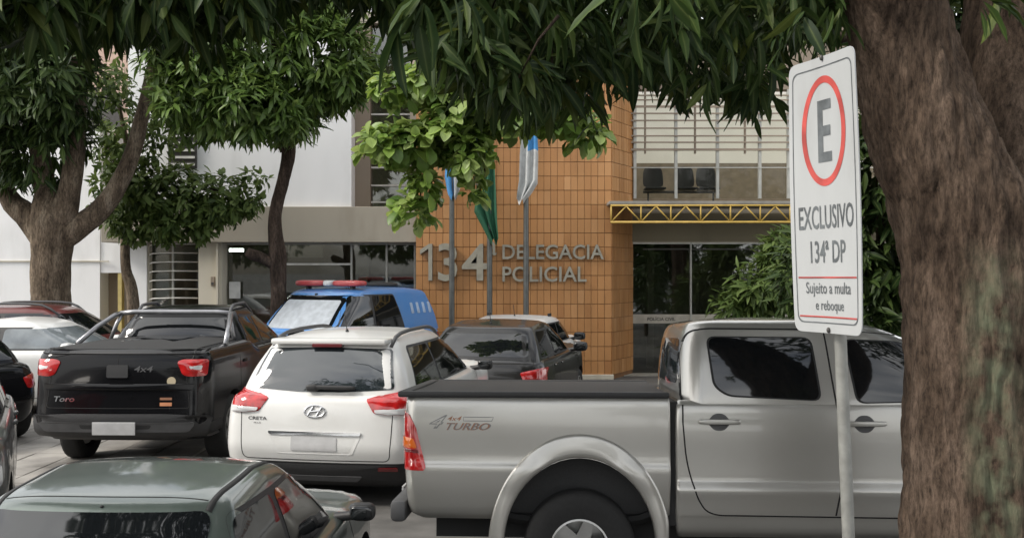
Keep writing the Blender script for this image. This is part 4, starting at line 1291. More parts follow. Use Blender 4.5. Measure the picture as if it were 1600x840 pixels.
part('outer_back_wall', -8.6, 9.2, 31.0, 31.2, BASE, TOP, M['white_wall'])
part('outer_side_wall', 9.2, 9.4, 22.9, 31.0, BASE, TOP, M['white_wall'])
part('roof', bx(200, 22), XL - 0.01, 22.52, 31.0, TOP, TOP + 0.25, M['beige'])
part('roof_edge', XL, 9.3, 26.2, 31.0, TOP, TOP + 0.25, M['beige'])
ent = part('entrance_glass', wx_(985), wx_(1400), YB + 0.08, YB + 0.09, BASE, wz_(378), M['pane'])
for px in (986, 1080, 1187, 1290):
    part('frame_post', wx_(px - 1.3), wx_(px + 1.3), YB + 0.02, YB + 0.075, BASE, wz_(378), M['steel'], ent)
part('frame_rail', wx_(985), wx_(1400), YB + 0.03, YB + 0.07, wz_(381), wz_(378), M['white_bar'], ent)
part('door_rail', wx_(1005), wx_(1400), YB + 0.03, YB + 0.07, wz_(390), wz_(388), M['dark_steel'], ent)
fb = part('frosted_band', wx_(987.5), wx_(1286), YB + 0.06, YB + 0.076, wz_(505), wz_(491), plain('frosted_band', (0.42, 0.39, 0.33), 0.5))
P, f = fit_text('POLÍCIA CIVIL', wx_(1012), wx_(1056), wz_(501), wz_(494.5), 0.02)
mk('band_lettering', [(a, YB + 0.056, c) for a, c, _ in P], f, M['dark_steel'], fb, world=True)
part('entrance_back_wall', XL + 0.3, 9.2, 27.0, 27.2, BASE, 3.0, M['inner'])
part('inner_pillar', bx(1012, 24.2), bx(1022, 24.2), 24.2, 24.5, BASE, 2.9, M['cream'])
part('inner_sign', bx(1072, 26.5), bx(1112, 26.5), 26.5, 26.55, bz(426, 26.5), bz(388, 26.5), M['cream'])

can = part('canopy', bx(952, 21.2), 9.0, 21.22, YB - 0.08, bz(319, 21.2), bz(314, 21.2), plain('canopy_gutter', (0.22, 0.21, 0.19), 0.6), bevel=0.01)
YT = 21.2
z0, z1 = bz(347, YT), bz(321, YT)
MB().tube([(bx(954, YT), YT, z0), (9.0, YT, z0)], 0.026, 8).obj('truss_chord', M['yellow'], can, True, world=True)
MB().tube([(bx(954, YT), YT, z1), (9.0, YT, z1)], 0.02, 8).obj('truss_chord', M['yellow'], can, True, world=True)
for k in range(10):
    a = bx(955 + 46.6 * k, YT)
    mid, nx = bx(955 + 46.6 * (k + 0.5), YT), bx(955 + 46.6 * (k + 1), YT)
    MB().tube([(a, YT, z0 + 0.012), (a, YT, z1 - 0.012)], 0.018, 6).obj('truss_post', M['yellow'], can, True, world=True)
    MB().tube([(a + 0.015, YT, z0 + 0.02), (mid, YT, z1 - 0.015)], 0.016, 6).obj('truss_brace', M['yellow'], can, True, world=True)
    MB().tube([(mid + 0.004, YT, z1 - 0.015), (nx - 0.015, YT, z0 + 0.02)], 0.016, 6).obj('truss_brace', M['yellow'], can, True, world=True)

# waiting room seats seen through the upper window
fz = bz(312)
seat = thing('beam_seat', 'row of three black linked seats behind the upper window over the canopy', 'seating', (3.6, 24.0, fz))
def sp(px): return bx(px, 24.0) - 3.6
for px in (1023, 1072, 1107):
    x = sp(px)
    V, F = [], []
    for i in range(9):
        for j in range(9):
            a, c = -1 + i / 4, -1 + j / 4
            k = math.sqrt(max(0, 1 - 0.22 * c ** 4)) * (1 - 0.06 * c); k2 = math.sqrt(max(0, 1 - 0.3 * a ** 4))
            V.append((x + 0.235 * a * k, 0.25 + 0.05 * a * a + 0.05 * c, 0.70 + 0.25 * c * k2))
    F = [(i * 9 + j, (i + 1) * 9 + j, (i + 1) * 9 + j + 1, i * 9 + j + 1) for i in range(8) for j in range(8)]
    n0 = len(V)
    V += [(p[0], p[1] + 0.03, p[2]) for p in V]
    F += [tuple(n0 + q for q in reversed(g)) for g in F]
    mk('backrest', V, F, M['rubber'], seat, True)
    MB().rbox(x - 0.24, x + 0.24, -0.22, 0.24, 0.38, 0.43, 0.02).obj('seat', M['rubber'], seat, True)
    MB().tube([(x, 0.26, 0.34), (x, 0.31, 0.55)], 0.02, 6).obj('bracket', M['dark_steel'], seat)
MB().rbox(sp(1005), sp(1125), 0.0, 0.06, 0.30, 0.36, 0.01).obj('beam', M['dark_steel'], seat)
for px in (1013, 1115):
    MB().rbox(sp(px) - 0.02, sp(px) + 0.02, -0.2, 0.26, 0.0, 0.03, 0.005).rbox(sp(px) - 0.02, sp(px) + 0.02, 0.01, 0.05, 0.02, 0.31, 0.005).obj('leg', M['dark_steel'], seat)
nt_ = MB().box(bx(358, 22.35), bx(375.5, 22.35), 22.35, 22.36, bz(466, 22.35), bz(440, 22.35)).obj('paper_notice', plain('paper', (0.62, 0.62, 0.6), 0.8))
tag(nt_, 'white paper notice stuck on the dark glass left of the middle tree trunk', 'notice')

# flagpoles with limp flags
M['flag_blue'] = plain('flag_blue', (0.06, 0.24, 0.5), 0.8)
M['flag_white'] = plain('flag_white', (0.46, 0.47, 0.46), 0.8)
M['flag_green'] = plain('flag_green', (0.015, 0.09, 0.045), 0.8)
M['flag_yellow'] = plain('flag_yellow', (0.5, 0.36, 0.02), 0.8)
def flag(px, Y, prof, colour, label, seed):
    """prof: rows of (py, left px, right px); colour(u, v) gives a slot"""
    Vv, Ff, mi = [], [], []
    nu, nv = 22, 40
    pys = [p[0] for p in prof]
    for j in range(nv + 1):
        v_ = j / nv
        py = lerp(pys[0], pys[-1], v_)
        l, r_ = np.interp(py, pys, [p[1] for p in prof]), np.interp(py, pys, [p[2] for p in prof])
        for i in range(nu + 1):
            u = i / nu
            fold = 0.07 * math.sin(u * 15 + seed + 0.8 * v_) * (0.35 + 0.65 * v_)
            Vv.append((bx(lerp(l, r_, u), Y) - bx(px, Y), -0.09 + fold, bz(py + 5 * math.sin(u * 9 + seed) * v_, Y)))
    for j in range(nv):
        for i in range(nu):
            Ff.append((j * (nu + 1) + i, j * (nu + 1) + i + 1, (j + 1) * (nu + 1) + i + 1, (j + 1) * (nu + 1) + i))
            mi.append(colour((i + .5) / nu, (j + .5) / nv))
    o = mk('flag', Vv, Ff, [M['flag_blue'], M['flag_white'], M['flag_green'], M['flag_yellow']], None, True, mi, loc=(bx(px, Y), Y, 0))
    tag(o, label, 'flag', 'flags in front of the tiled pier')
YP = 21.35
for px, top, lab in ((706, 235, 'grey flagpole carrying the small blue and white flag, leftmost of three'), (765, 208, 'grey flagpole carrying the green flag, middle of three'), (822, 118, 'tall grey flagpole carrying the pale flag, rightmost of three')):
    fp = thing('flagpole', lab, 'flagpole', (bx(px, YP), YP, BASE), group='flagpoles in front of the tiled pier')
    h = bz(top, YP) - BASE
    MB().tube([(0, 0, 0), (0, 0, h * 0.6), (0, 0, h)], [0.062, 0.056, 0.05], 16).obj('pole', M['pole'], fp, True, sharp=40)
    MB().lathe([(0.0, 0.07), (0.06, 0.05), (0.075, 0.0), (0.06, -0.05), (0.0, -0.07)], 12, 'z', (0, 0, h + 0.06)).obj('finial', M['pole'], fp, True)
    MB().rbox(-0.14, 0.14, -0.14, 0.14, 0.0, 0.03, 0.005).obj('base_plate', M['pole'], fp)
flag(706, YP, [(238, 698, 716), (275, 695, 722), (300, 700, 719), (308, 705, 714)], lambda u, v: 0 if u < 0.5 or v < 0.2 else 1, 'small blue and white flag hanging limp from the left pole', 1)
flag(765, YP, [(212, 757, 770), (260, 752, 773), (300, 744, 775), (328, 741, 776), (350, 753, 777), (378, 768, 779)], lambda u, v: 3 if (0.12 < u < 0.3 and 0.42 < v < 0.6) else (0 if u < 0.12 and v < 0.35 else 2), 'green flag with a yellow patch hanging limp from the middle pole', 2)
flag(822, YP, [(192, 817, 836), (215, 814, 840), (245, 812, 841), (285, 811, 840), (298, 809, 832), (316, 807, 818)], lambda u, v: 0 if (u > 0.42 and v < 0.36) else 1, 'white flag with a light blue corner hanging limp from the right pole', 4.2)

# neighbouring buildings on the left
nb = thing('neighbour_building', 'plain white rendered building on the left behind the thick tree trunk', 'building', (-12, 24, BASE))
YN = 23.6
part('wall', -24, bx(156, YN), YN, 30, BASE, 5.4, M['white_wall'], nb)
part('wall_step', bx(156, YN) + 0.002, bx(229, YN), YN + 0.03, 30, bz(426, YN), bz(374, YN), M['white_wall'], nb)
part('string_course', -24, bx(170, YN), YN - 0.03, YN - 0.002, bz(409, YN), bz(407, YN), M['cream'], nb)
part('recess_wall', bx(156, YN) + 0.004, bx(229, YN), YN + 0.5, 30, BASE, bz(426, YN) - 0.004, M['brown_wall'], nb)
oc = plain('ochre_post', (0.5, 0.4, 0.16), 0.8)
part('corner_post', bx(183, YN), bx(189, YN), YN + 0.04, YN + 0.2, BASE, bz(426, YN) - 0.004, oc, nb)
part('corner_post', bx(211, YN), bx(222, YN), YN + 0.04, YN + 0.2, BASE, bz(426, YN) - 0.004, oc, nb)
fb_ = thing('apartment_house', 'pinkish house wall glimpsed between the leaves at upper left', 'building', (-17, 42, BASE))
part('wall', -25, -12, 42, 50, BASE, 11.5, plain('pink_render', (0.5, 0.36, 0.29), 0.9), fb_)
for i in range(4):
    for j in range(3):
        wq = part('window', -23.5 + i * 3, -22 + i * 3, 41.95, 41.99, 1.5 + j * 3.2, 3.0 + j * 3.2, M['dark_steel'], fb_)
        part('sill', -23.6 + i * 3, -21.9 + i * 3, 41.85, 41.99, 1.4 + j * 3.2, 1.49 + j * 3.2, M['cream'], wq)

# ------------------------------------------------------------------ no-parking-except sign on its pole
sg_m, t, b = nmat('sign_white')
set_in(b, rough=0.35)
n, r, _ = noise_color(t, b, [(0.29, 0.29, 0.28), (0.39, 0.40, 0.40), (0.43, 0.44, 0.44)], 5, detail=10, stretch=(1, 1, 0.3), lo=0.25, hi=0.7)
M['sign_grey'] = plain('sign_dark_print', (0.10, 0.11, 0.115), 0.5, var=0.3, scale=20)
M['sign_red'] = plain('sign_red_print', (0.42, 0.06, 0.05), 0.45, var=0.25, scale=10)
SX, SY = 1.05, 3.2
sr = thing('parking_sign', 'white parking sign with a red ring around E on a grey pole', 'sign', (SX, SY, -0.2), rot=(0, R(-1.5), 0))
plate = bpy.data.objects.new('plate_frame', None)
THETA = -72.5
hwS, z0, z1 = 0.175, 2.20, 3.065
cR, sR = math.cos(R(THETA)), math.sin(R(THETA))
def splace(V):
    # local plate axes: x across, y out of the back, z up
    return [(a * cR - bq * sR, a * sR + bq * cR, c) for a, bq, c in V]
outl = round_poly([(-hwS, z0), (hwS, z0), (hwS, z1), (-hwS, z1)], 0.035, 6)
n = len(outl)
# slightly bent sheet
def bend(a, c):
    return 0.006 * math.sin((c - z0) * 4.0) * (a / hwS) - 0.010 * (a / hwS) ** 2
gx, gzz = 14, 30
Vp, Fp = [], []
ins = [Vector((p.x * 0.97, z0 + 0.008 + (p.y - z0) * (1 - 0.016 / (z1 - z0)))) for p in outl]
def ringfan(pts, yoff, K=6):
    c = sum(pts, Vector((0, 0))) / len(pts)
    V, F = [], []
    P = resample(pts, 0.02)
    m_ = len(P)
    for k in range(K):
        for p in P:
            q = c + (p - c) * (1 - k / K)
            V.append((q.x, bend(q.x, q.y) + yoff, q.y))
    V.append((c.x, bend(c.x, c.y) + yoff, c.y))
    for k in range(K - 1):
        for i in range(m_):
            F.append((k * m_ + i, k * m_ + (i + 1) % m_, (k + 1) * m_ + (i + 1) % m_, (k + 1) * m_ + i))
    for i in range(m_):
        F.append(((K - 1) * m_ + i, (K - 1) * m_ + (i + 1) % m_, K * m_))
    return V, F, m_
Vf, Ff, m_ = ringfan(outl, 0.0)
Vb, Fb, _ = ringfan(outl, 0.004)
n0 = len(Vf)
F_all = Ff + [tuple(n0 + q for q in reversed(g)) for g in Fb] + [(i, n0 + i, n0 + (i + 1) % m_, (i + 1) % m_) for i in range(m_)]
pl = mk('plate', splace(Vf + Vb), F_all, sg_m, sr, True, sharp=40)
def sprint(name, poly_pairs, mat, yoff=-0.0012):
    """poly_pairs: list of (outer point, inner point) along a closed band"""
    V, F = [], []
    for (a, c) in poly_pairs:
        for p in (a, c):
            V.append((p[0], bend(p[0], p[1]) + yoff, p[1]))
    k = len(poly_pairs)
    for i in range(k):
        j = (i + 1) % k
        F.append((i * 2, i * 2 + 1, j * 2 + 1, j * 2))
    return mk(name, splace(V), F, mat, pl, True)
ez, ea, eb, tk = 2.832, 0.112, 0.172, 0.022
sprint('red_ring', [((ea * math.cos(q), ez + eb * math.sin(q)), ((ea - tk) * math.cos(q), ez + (eb - tk) * math.sin(q))) for q in [2 * math.pi * i / 72 for i in range(72)]], M['sign_red'])
bo = resample(round_poly([(-0.157, z0 + 0.03), (0.157, z0 + 0.03), (0.157, z1 - 0.03), (-0.157, z1 - 0.03)], 0.03, 6), 0.03)
cc = Vector((0, (z0 + z1) / 2))
sprint('border_line', [((p.x, p.y), (p.x - 0.0038 * (1 if p.x > 0 else -1) * (abs(p.x) > 0.135), p.y - 0.0038 * (1 if p.y > cc.y else -1) * (abs(p.y - cc.y) > 0.36))) for p in bo], M['sign_grey'])
def sbox(name, x0, x1, za, zb, mat):
    P = resample([Vector((x0, za)), Vector((x1, za)), Vector((x1, zb)), Vector((x0, zb))], 0.03)
    c = sum(P, Vector((0, 0))) / len(P)
    V = [(p.x, bend(p.x, p.y) - 0.0013, p.y) for p in P] + [(c.x, bend(c.x, c.y) - 0.0013, c.y)]
    k = len(P)
    return mk(name, splace(V), [(i, (i + 1) % k, k) for i in range(k)], mat, pl)
def stext(name, body, x0, x1, za, zb, mat, bold=0.02):
    P, f = fit_text(body, x0, x1, za, zb, bold)
    return mk(name, splace([(a, bend(a, c) - 0.0014, c) for a, c, _ in P]), f, mat, pl)
EV, EF = [], []
for (a, c, d0, d1) in ((-0.032, -0.006, -0.097, 0.097), (-0.006, 0.037, 0.066, 0.097), (-0.006, 0.032, -0.016, 0.016), (-0.006, 0.037, -0.097, -0.066)):
    k = len(EV)
    for (x, z) in ((a, d0), (c, d0), (c, d1), (a, d1)):
        EV.append((x, bend(x, ez + z) - 0.0013, ez + z))
    EF.append((k, k + 1, k + 2, k + 3))
mk('sign_letter', splace(EV), EF, M['sign_grey'], pl)
stext('sign_lettering', 'EXCLUSIVO', -0.135, 0.14, 2.527, 2.601, M['sign_grey'], 0.012)
stext('sign_lettering', '134ª DP', -0.082, 0.094, 2.42, 2.49, M['sign_grey'], 0.012)
sbox('red_line', -0.146, 0.15, 2.372, 2.377, M['sign_red'])
stext('sign_lettering', 'Sujeito a multa', -0.11, 0.118, 2.312, 2.36, M['sign_grey'], 0.008)
stext('sign_lettering', 'e reboque', -0.065, 0.08, 2.262, 2.303, M['sign_grey'], 0.008)
sbox('red_line', -0.146, 0.15, 2.248, 2.253, M['sign_red'])
pole = MB().tube([(0.083, 0.03, 0), (0.056, 0.03, 1.3), (0.03, 0.03, 3.05)], 0.0195, 18)
pole.obj('pole', plain('galvanised_pole', (0.27, 0.27, 0.25), 0.5, 0.35, bmp=0.15, scale=25), sr, True, sharp=40)
for zc in (2.19 + 0.02, 3.06):
    MB().add(*blob(*splace([(0, -0.004, zc)])[0], 0.006, 0.006, 0.009, 1.0)).obj('bolt', M['dark_steel'], sr, True)

# ------------------------------------------------------------------ trees
def bark(name, c0, c1, c2, lichen=None, scale=7.0):
    m, t, b = nmat(name)
    set_in(b, rough=0.95, spec=0.2)
    n, r, mp_ = noise_color(t, b, [c0, c1, c2], scale, detail=12, stretch=(1, 1, 0.28), lo=0.3, hi=0.68)
    n5 = t.nodes.new('ShaderNodeTexNoise')
    n5.inputs['Scale'].default_value = scale * 4.5
    n5.inputs['Detail'].default_value = 10
    n5.inputs['Roughness'].default_value = 0.7
    t.links.new(mp_.outputs[0], n5.inputs['Vector'])
    ad = t.nodes.new('ShaderNodeMath')
    t.links.new(n5.outputs[0], ad.inputs[0]); t.links.new(n.outputs[0], ad.inputs[1])
    bump(t, b, ad.outputs[0], 0.9, 0.03)
    n6 = t.nodes.new('ShaderNodeTexNoise')
    n6.inputs['Scale'].default_value = scale * 7
    n6.inputs['Detail'].default_value = 8
    n6.inputs['Roughness'].default_value = 0.75
    t.links.new(mp_.outputs[0], n6.inputs['Vector'])
    m6 = t.nodes.new('ShaderNodeMapRange')
    m6.inputs[1].default_value = 0.36; m6.inputs[2].default_value = 0.64
    m6.inputs[3].default_value = 0.35; m6.inputs[4].default_value = 1.5
    t.links.new(n6.outputs[0], m6.inputs[0])
    x6 = t.nodes.new('ShaderNodeMix'); x6.data_type = 'RGBA'; x6.blend_type = 'MULTIPLY'; x6.inputs[0].default_value = 1
    t.links.new(r.outputs[0], x6.inputs[6]); t.links.new(m6.outputs[0], x6.inputs[7])
    t.links.new(x6.outputs[2], b.inputs['Base Color'])
    if lichen:
        lc, cx, wdt = lichen
        tc = t.nodes.new('ShaderNodeTexCoord')
        sx = t.nodes.new('ShaderNodeSeparateXYZ')
        t.links.new(tc.outputs['Object'], sx.inputs[0])
        q = t.nodes.new('ShaderNodeMath'); q.operation = 'SUBTRACT'; q.inputs[1].default_value = cx
        t.links.new(sx.outputs['X'], q.inputs[0])
        aa = t.nodes.new('ShaderNodeMath'); aa.operation = 'ABSOLUTE'
        t.links.new(q.outputs[0], aa.inputs[0])
        m1 = t.nodes.new('ShaderNodeMapRange'); m1.inputs[1].default_value = wdt; m1.inputs[2].default_value = 0.01
        t.links.new(aa.outputs[0], m1.inputs[0])
        m2 = t.nodes.new('ShaderNodeMapRange'); m2.inputs[1].default_value = 2.35; m2.inputs[2].default_value = 2.05
        t.links.new(sx.outputs['Z'], m2.inputs[0])
        n2 = t.nodes.new('ShaderNodeTexNoise'); n2.inputs['Scale'].default_value = 9; n2.inputs['Detail'].default_value = 8
        t.links.new(tc.outputs['Object'], n2.inputs['Vector'])
        m3 = t.nodes.new('ShaderNodeMapRange'); m3.inputs[1].default_value = 0.38; m3.inputs[2].default_value = 0.62
        t.links.new(n2.outputs[0], m3.inputs[0])
        p1 = t.nodes.new('ShaderNodeMath'); p1.operation = 'MULTIPLY'
        p2 = t.nodes.new('ShaderNodeMath'); p2.operation = 'MULTIPLY'
        t.links.new(m1.outputs[0], p1.inputs[0]); t.links.new(m2.outputs[0], p1.inputs[1])
        t.links.new(p1.outputs[0], p2.inputs[0]); t.links.new(m3.outputs[0], p2.inputs[1])
        mx = t.nodes.new('ShaderNodeMix'); mx.data_type = 'RGBA'
        mx.inputs[7].default_value = (*lc, 1)
        t.links.new(p2.outputs[0], mx.inputs[0]); t.links.new(x6.outputs[2], mx.inputs[6])
        t.links.new(mx.outputs[2], b.inputs['Base Color'])
    return m
M['bark_near'] = bark('grey_brown_bark', (0.05, 0.034, 0.024), (0.105, 0.073, 0.052), (0.17, 0.122, 0.09), ((0.17, 0.185, 0.12), -0.02, 0.15))
M['bark'] = bark('brown_bark', (0.06, 0.045, 0.032), (0.15, 0.115, 0.082), (0.24, 0.195, 0.145), scale=5)
M['bark_dark'] = bark('dark_bark', (0.02, 0.014, 0.01), (0.05, 0.035, 0.026), (0.09, 0.065, 0.05), scale=6)

def leafmat(name, cols, trans=0.3, rough=0.5, spec=0.2):
    m, t, b = nmat(name)
    set_in(b, rough=rough, spec=spec)
    oi = t.nodes.new('ShaderNodeObjectInfo')
    geo = t.nodes.new('ShaderNodeNewGeometry')
    ad = t.nodes.new('ShaderNodeMath'); ad.operation = 'ADD'
    fr = t.nodes.new('ShaderNodeMath'); fr.operation = 'FRACT'
    t.links.new(oi.outputs['Random'], ad.inputs[0]); t.links.new(geo.outputs['Random Per Island'], ad.inputs[1]); t.links.new(ad.outputs[0], fr.inputs[0])
    rp = t.nodes.new('ShaderNodeValToRGB')
    e = rp.color_ramp.elements
    e[0].color, e[1].color = (*cols[0], 1), (*cols[-1], 1)
    for i, c in enumerate(cols[1:-1]):
        k = e.new((i + 1) / (len(cols) - 1)); k.color = (*c, 1)
    t.links.new(fr.outputs[0], rp.inputs[0])
    at = t.nodes.new('ShaderNodeAttribute'); at.attribute_name = 'rib'
    pw = t.nodes.new('ShaderNodeMath'); pw.operation = 'POWER'; pw.inputs[1].default_value = 7
    t.links.new(at.outputs['Fac'], pw.inputs[0])
    ml = t.nodes.new('ShaderNodeMath'); ml.operation = 'MULTIPLY'; ml.inputs[1].default_value = 0.55
    t.links.new(pw.outputs[0], ml.inputs[0])
    rb_ = t.nodes.new('ShaderNodeMix'); rb_.data_type = 'RGBA'; rb_.inputs[7].default_value = (0.16, 0.2, 0.07, 1)
    t.links.new(ml.outputs[0], rb_.inputs[0]); t.links.new(rp.outputs[0], rb_.inputs[6])
    t.links.new(rb_.outputs[2], b.inputs['Base Color'])
    tl = t.nodes.new('ShaderNodeBsdfTranslucent')
    hs_ = t.nodes.new('ShaderNodeHueSaturation'); hs_.inputs['Value'].default_value = 1.5; hs_.inputs['Hue'].default_value = 0.48
    t.links.new(rp.outputs[0], hs_.inputs['Color']); t.links.new(hs_.outputs[0], tl.inputs[0])
    ms = t.nodes.new('ShaderNodeMixShader'); ms.inputs[0].default_value = trans
    t.links.new(b.outputs[0], ms.inputs[1]); t.links.new(tl.outputs[0], ms.inputs[2])
    t.links.new(ms.outputs[0], t.nodes['Material Output'].inputs[0])
    return m
M['leaf_mango'] = leafmat('mango_leaf', [(0.03, 0.06, 0.013), (0.065, 0.12, 0.023), (0.10, 0.17, 0.034), (0.15, 0.22, 0.06)], 0.3, 0.4, 0.35)
M['leaf_near_shaded'] = leafmat('shaded_mango_leaf', [(0.012, 0.028, 0.008), (0.022, 0.045, 0.011), (0.04, 0.07, 0.016), (0.02, 0.04, 0.01), (0.075, 0.10, 0.02)], 0.22)  # darker mango leaf, the shade under the canopy put into its colour
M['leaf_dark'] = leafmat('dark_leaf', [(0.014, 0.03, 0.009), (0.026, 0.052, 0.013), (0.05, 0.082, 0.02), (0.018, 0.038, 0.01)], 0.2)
M['leaf_almond'] = leafmat('almond_leaf', [(0.06, 0.12, 0.024), (0.14, 0.235, 0.04), (0.22, 0.33, 0.065), (0.32, 0.41, 0.14), (0.09, 0.16, 0.03)], 0.3, 0.4, 0.35)
M['leaf_mid'] = leafmat('mid_leaf', [(0.035, 0.065, 0.017), (0.075, 0.12, 0.028), (0.12, 0.17, 0.05)], 0.3)

def leaf_shape(kind):
    """unit leaf along +x, returns verts and faces"""
    if kind == 'lance':
        ts = [0, .06, .18, .36, .56, .76, .9, 1.0]
        wf = lambda t: 0.115 * math.sin(math.pi * min(1, t ** 0.85)) ** 0.9 + 0.004
        droop, fold = 0.22, 0.35
    elif kind == 'lance_lo':
        ts = [0, .15, .45, .75, 1.0]
        wf = lambda t: 0.12 * math.sin(math.pi * min(1, t ** 0.85)) + 0.003
        droop, fold = 0.22, 0.35
    elif kind == 'round':
        ts = [0, .1, .3, .55, .75, .9, .97, 1.0]
        wf = lambda t: 0.31 * (math.sin(math.pi * min(1, t ** 1.45)) ** 0.75 if 0 < t < 1 else 0) + 0.01
        droop, fold = 0.28, 0.42
    else:
        ts = [0, .2, .5, .8, 1.0]
        wf = lambda t: 0.22 * math.sin(math.pi * t ** 0.9) + 0.004
        droop, fold = 0.2, 0.3
    V, F = [], []
    for t in ts:
        w_ = wf(t)
        z = -droop * t * t
        wob = 0.012 * math.sin(t * 14)
        V += [(t, w_, z + w_ * fold + wob), (t, 0, z), (t, -w_, z + w_ * fold - wob)]
    for i in range(len(ts) - 1):
        a, c = i * 3, i * 3 + 3
        F += [(a, c, c + 1, a + 1), (a + 1, c + 1, c + 2, a + 2)]
    return np.array(V), np.array(F)

def leaves(centres, dirs, per, length, droop, spread=(35, 85), rng=RNG, jit=0.05):
    """whorls of leaves round the shoot direction; returns position, x axis, z axis and size arrays"""
    P, X, Z, S = [], [], [], []
    n = len(centres)
    for _ in range(per):
        d = dirs / np.linalg.norm(dirs, axis=1, keepdims=True)
        ref = np.where(np.abs(d[:, 2:3]) < 0.9, np.array([[0, 0, 1.0]]), np.array([[1.0, 0, 0]]))
        u = np.cross(d, ref); u /= np.linalg.norm(u, axis=1, keepdims=True)
        v = np.cross(d, u)
        az = rng.uniform(0, 2 * np.pi, (n, 1))
        sp_ = np.radians(rng.uniform(spread[0], spread[1], (n, 1)))
        x = d * np.cos(sp_) + (u * np.cos(az) + v * np.sin(az)) * np.sin(sp_)
        x = x + np.array([[0, 0, -1.0]]) * droop * rng.uniform(0.5, 1.5, (n, 1))
        x /= np.linalg.norm(x, axis=1, keepdims=True)
        z = d * 0.6 + np.array([[0, 0, 0.8]]) + rng.normal(0, 0.25, (n, 3))
        z = z - x * np.sum(z * x, 1, keepdims=True)
        z /= np.linalg.norm(z, axis=1, keepdims=True) + 1e-9
        P.append(centres + x * 0.03 + rng.normal(0, jit, (n, 3)))
        X.append(x); Z.append(z)
        S.append(length * rng.uniform(0.5, 1.2, n))
    return np.concatenate(P), np.concatenate(X), np.concatenate(Z), np.concatenate(S)

def put_leaves(root, arr, kind, lo_kind, mat, n_obj=300, name='foliage', margin=40, min_px=8):
    P, X, Z, S = arr
    Y = np.cross(Z, X)
    off = np.array(top_loc(root))
    dist = P[:, 1]
    px = 800 + P[:, 0] / np.maximum(dist, 0.1) * 1600
    py = 420 - (P[:, 2] - CAMZ) / np.maximum(dist, 0.1) * 1600
    inside = (px > -margin) & (px < 1600 + margin) & (py > -margin) & (py < 840) & (dist > 0.5)
    rank = S / np.maximum(dist, 0.5)
    # nearest and largest in the frame first
    score = np.where(inside, rank * 1600 - (dist - dist.min()) * 2.0, -1e9)
    order = np.argsort(-score)
    chosen = [i for i in order[:n_obj] if inside[i] and rank[i] * 1600 > min_px]
    rest = np.ones(len(P), bool)
    if chosen:
        rest[chosen] = False
        LV, LF = leaf_shape(kind)
        me = bpy.data.meshes.new('leaf')
        me.from_pydata(LV.tolist(), [], LF.tolist())
        me.materials.append(mat)
        me.polygons.foreach_set('use_smooth', [True] * len(me.polygons))
        me.attributes.new('rib', 'FLOAT', 'POINT').data.foreach_set('value', [float(k_ % 3 == 1) for k_ in range(len(LV))])
        for i in chosen:
            o = bpy.data.objects.new('leaf', me)
            Mx = Matrix(((X[i, 0], Y[i, 0], Z[i, 0]), (X[i, 1], Y[i, 1], Z[i, 1]), (X[i, 2], Y[i, 2], Z[i, 2])))
            o.matrix_basis = Matrix.Translation(Vector(P[i] - off)) @ (Mx @ Matrix.Diagonal((S[i], S[i], S[i]))).to_4x4()
            o.parent = root
            C.objects.link(o)
    LV, LF = leaf_shape(lo_kind)
    idx = np.nonzero(rest)[0]
    if len(idx) == 0:
        return
    s = S[idx][:, None, None]
    V = P[idx][:, None, :] - off + s * (LV[None, :, 0:1] * X[idx][:, None, :] + LV[None, :, 1:2] * Y[idx][:, None, :] + LV[None, :, 2:3] * Z[idx][:, None, :])
    nv = len(LV)
    F = (LF[None, :, :] + (np.arange(len(idx)) * nv)[:, None, None]).reshape(-1, 4)
    V = V.reshape(-1, 3)
    me = bpy.data.meshes.new(name)
    me.vertices.add(len(V))
    me.vertices.foreach_set('co', V.ravel())
    me.loops.add(F.size)
    me.loops.foreach_set('vertex_index', F.ravel().astype(np.int32))
    me.polygons.add(len(F))
    me.polygons.foreach_set('loop_start', np.arange(0, F.size, 4, dtype=np.int32))
    me.polygons.foreach_set('loop_total', np.full(len(F), 4, dtype=np.int32))
    me.polygons.foreach_set('use_smooth', np.ones(len(F), bool))
    me.materials.append(mat)
    me.update(calc_edges=True)
    me.validate()
    me.attributes.new('rib', 'FLOAT', 'POINT').data.foreach_set('value', (np.arange(len(V)) % 3 == 1).astype(np.float32))
    o = bpy.data.objects.new(name, me)
    C.objects.link(o)
    o.parent = root
    o['kind'] = 'stuff'
    return o

def blob_points(c, r, n, shell_=0.55, rng=RNG, gap=0.0, gs=1.2):
    """points in an ellipsoid, denser towards its skin, with gaps from a noise field"""
    out, dr = [], []
    while len(out) < n:
        p = rng.normal(0, 1, 3)
        p /= np.linalg.norm(p)
        q = p * (shell_ + (1 - shell_) * rng.random()) ** 0.8
        w_ = np.array(c) + q * np.array(r)
        if gap and noise.noise(Vector(w_ * gs)) < -0.5 + gap:
            if rng.random() < 0.85:
                continue
        out.append(w_)
        dr.append(p / np.array(r) * np.mean(r) + rng.normal(0, 0.3, 3))
    return np.array(out), np.array(dr)

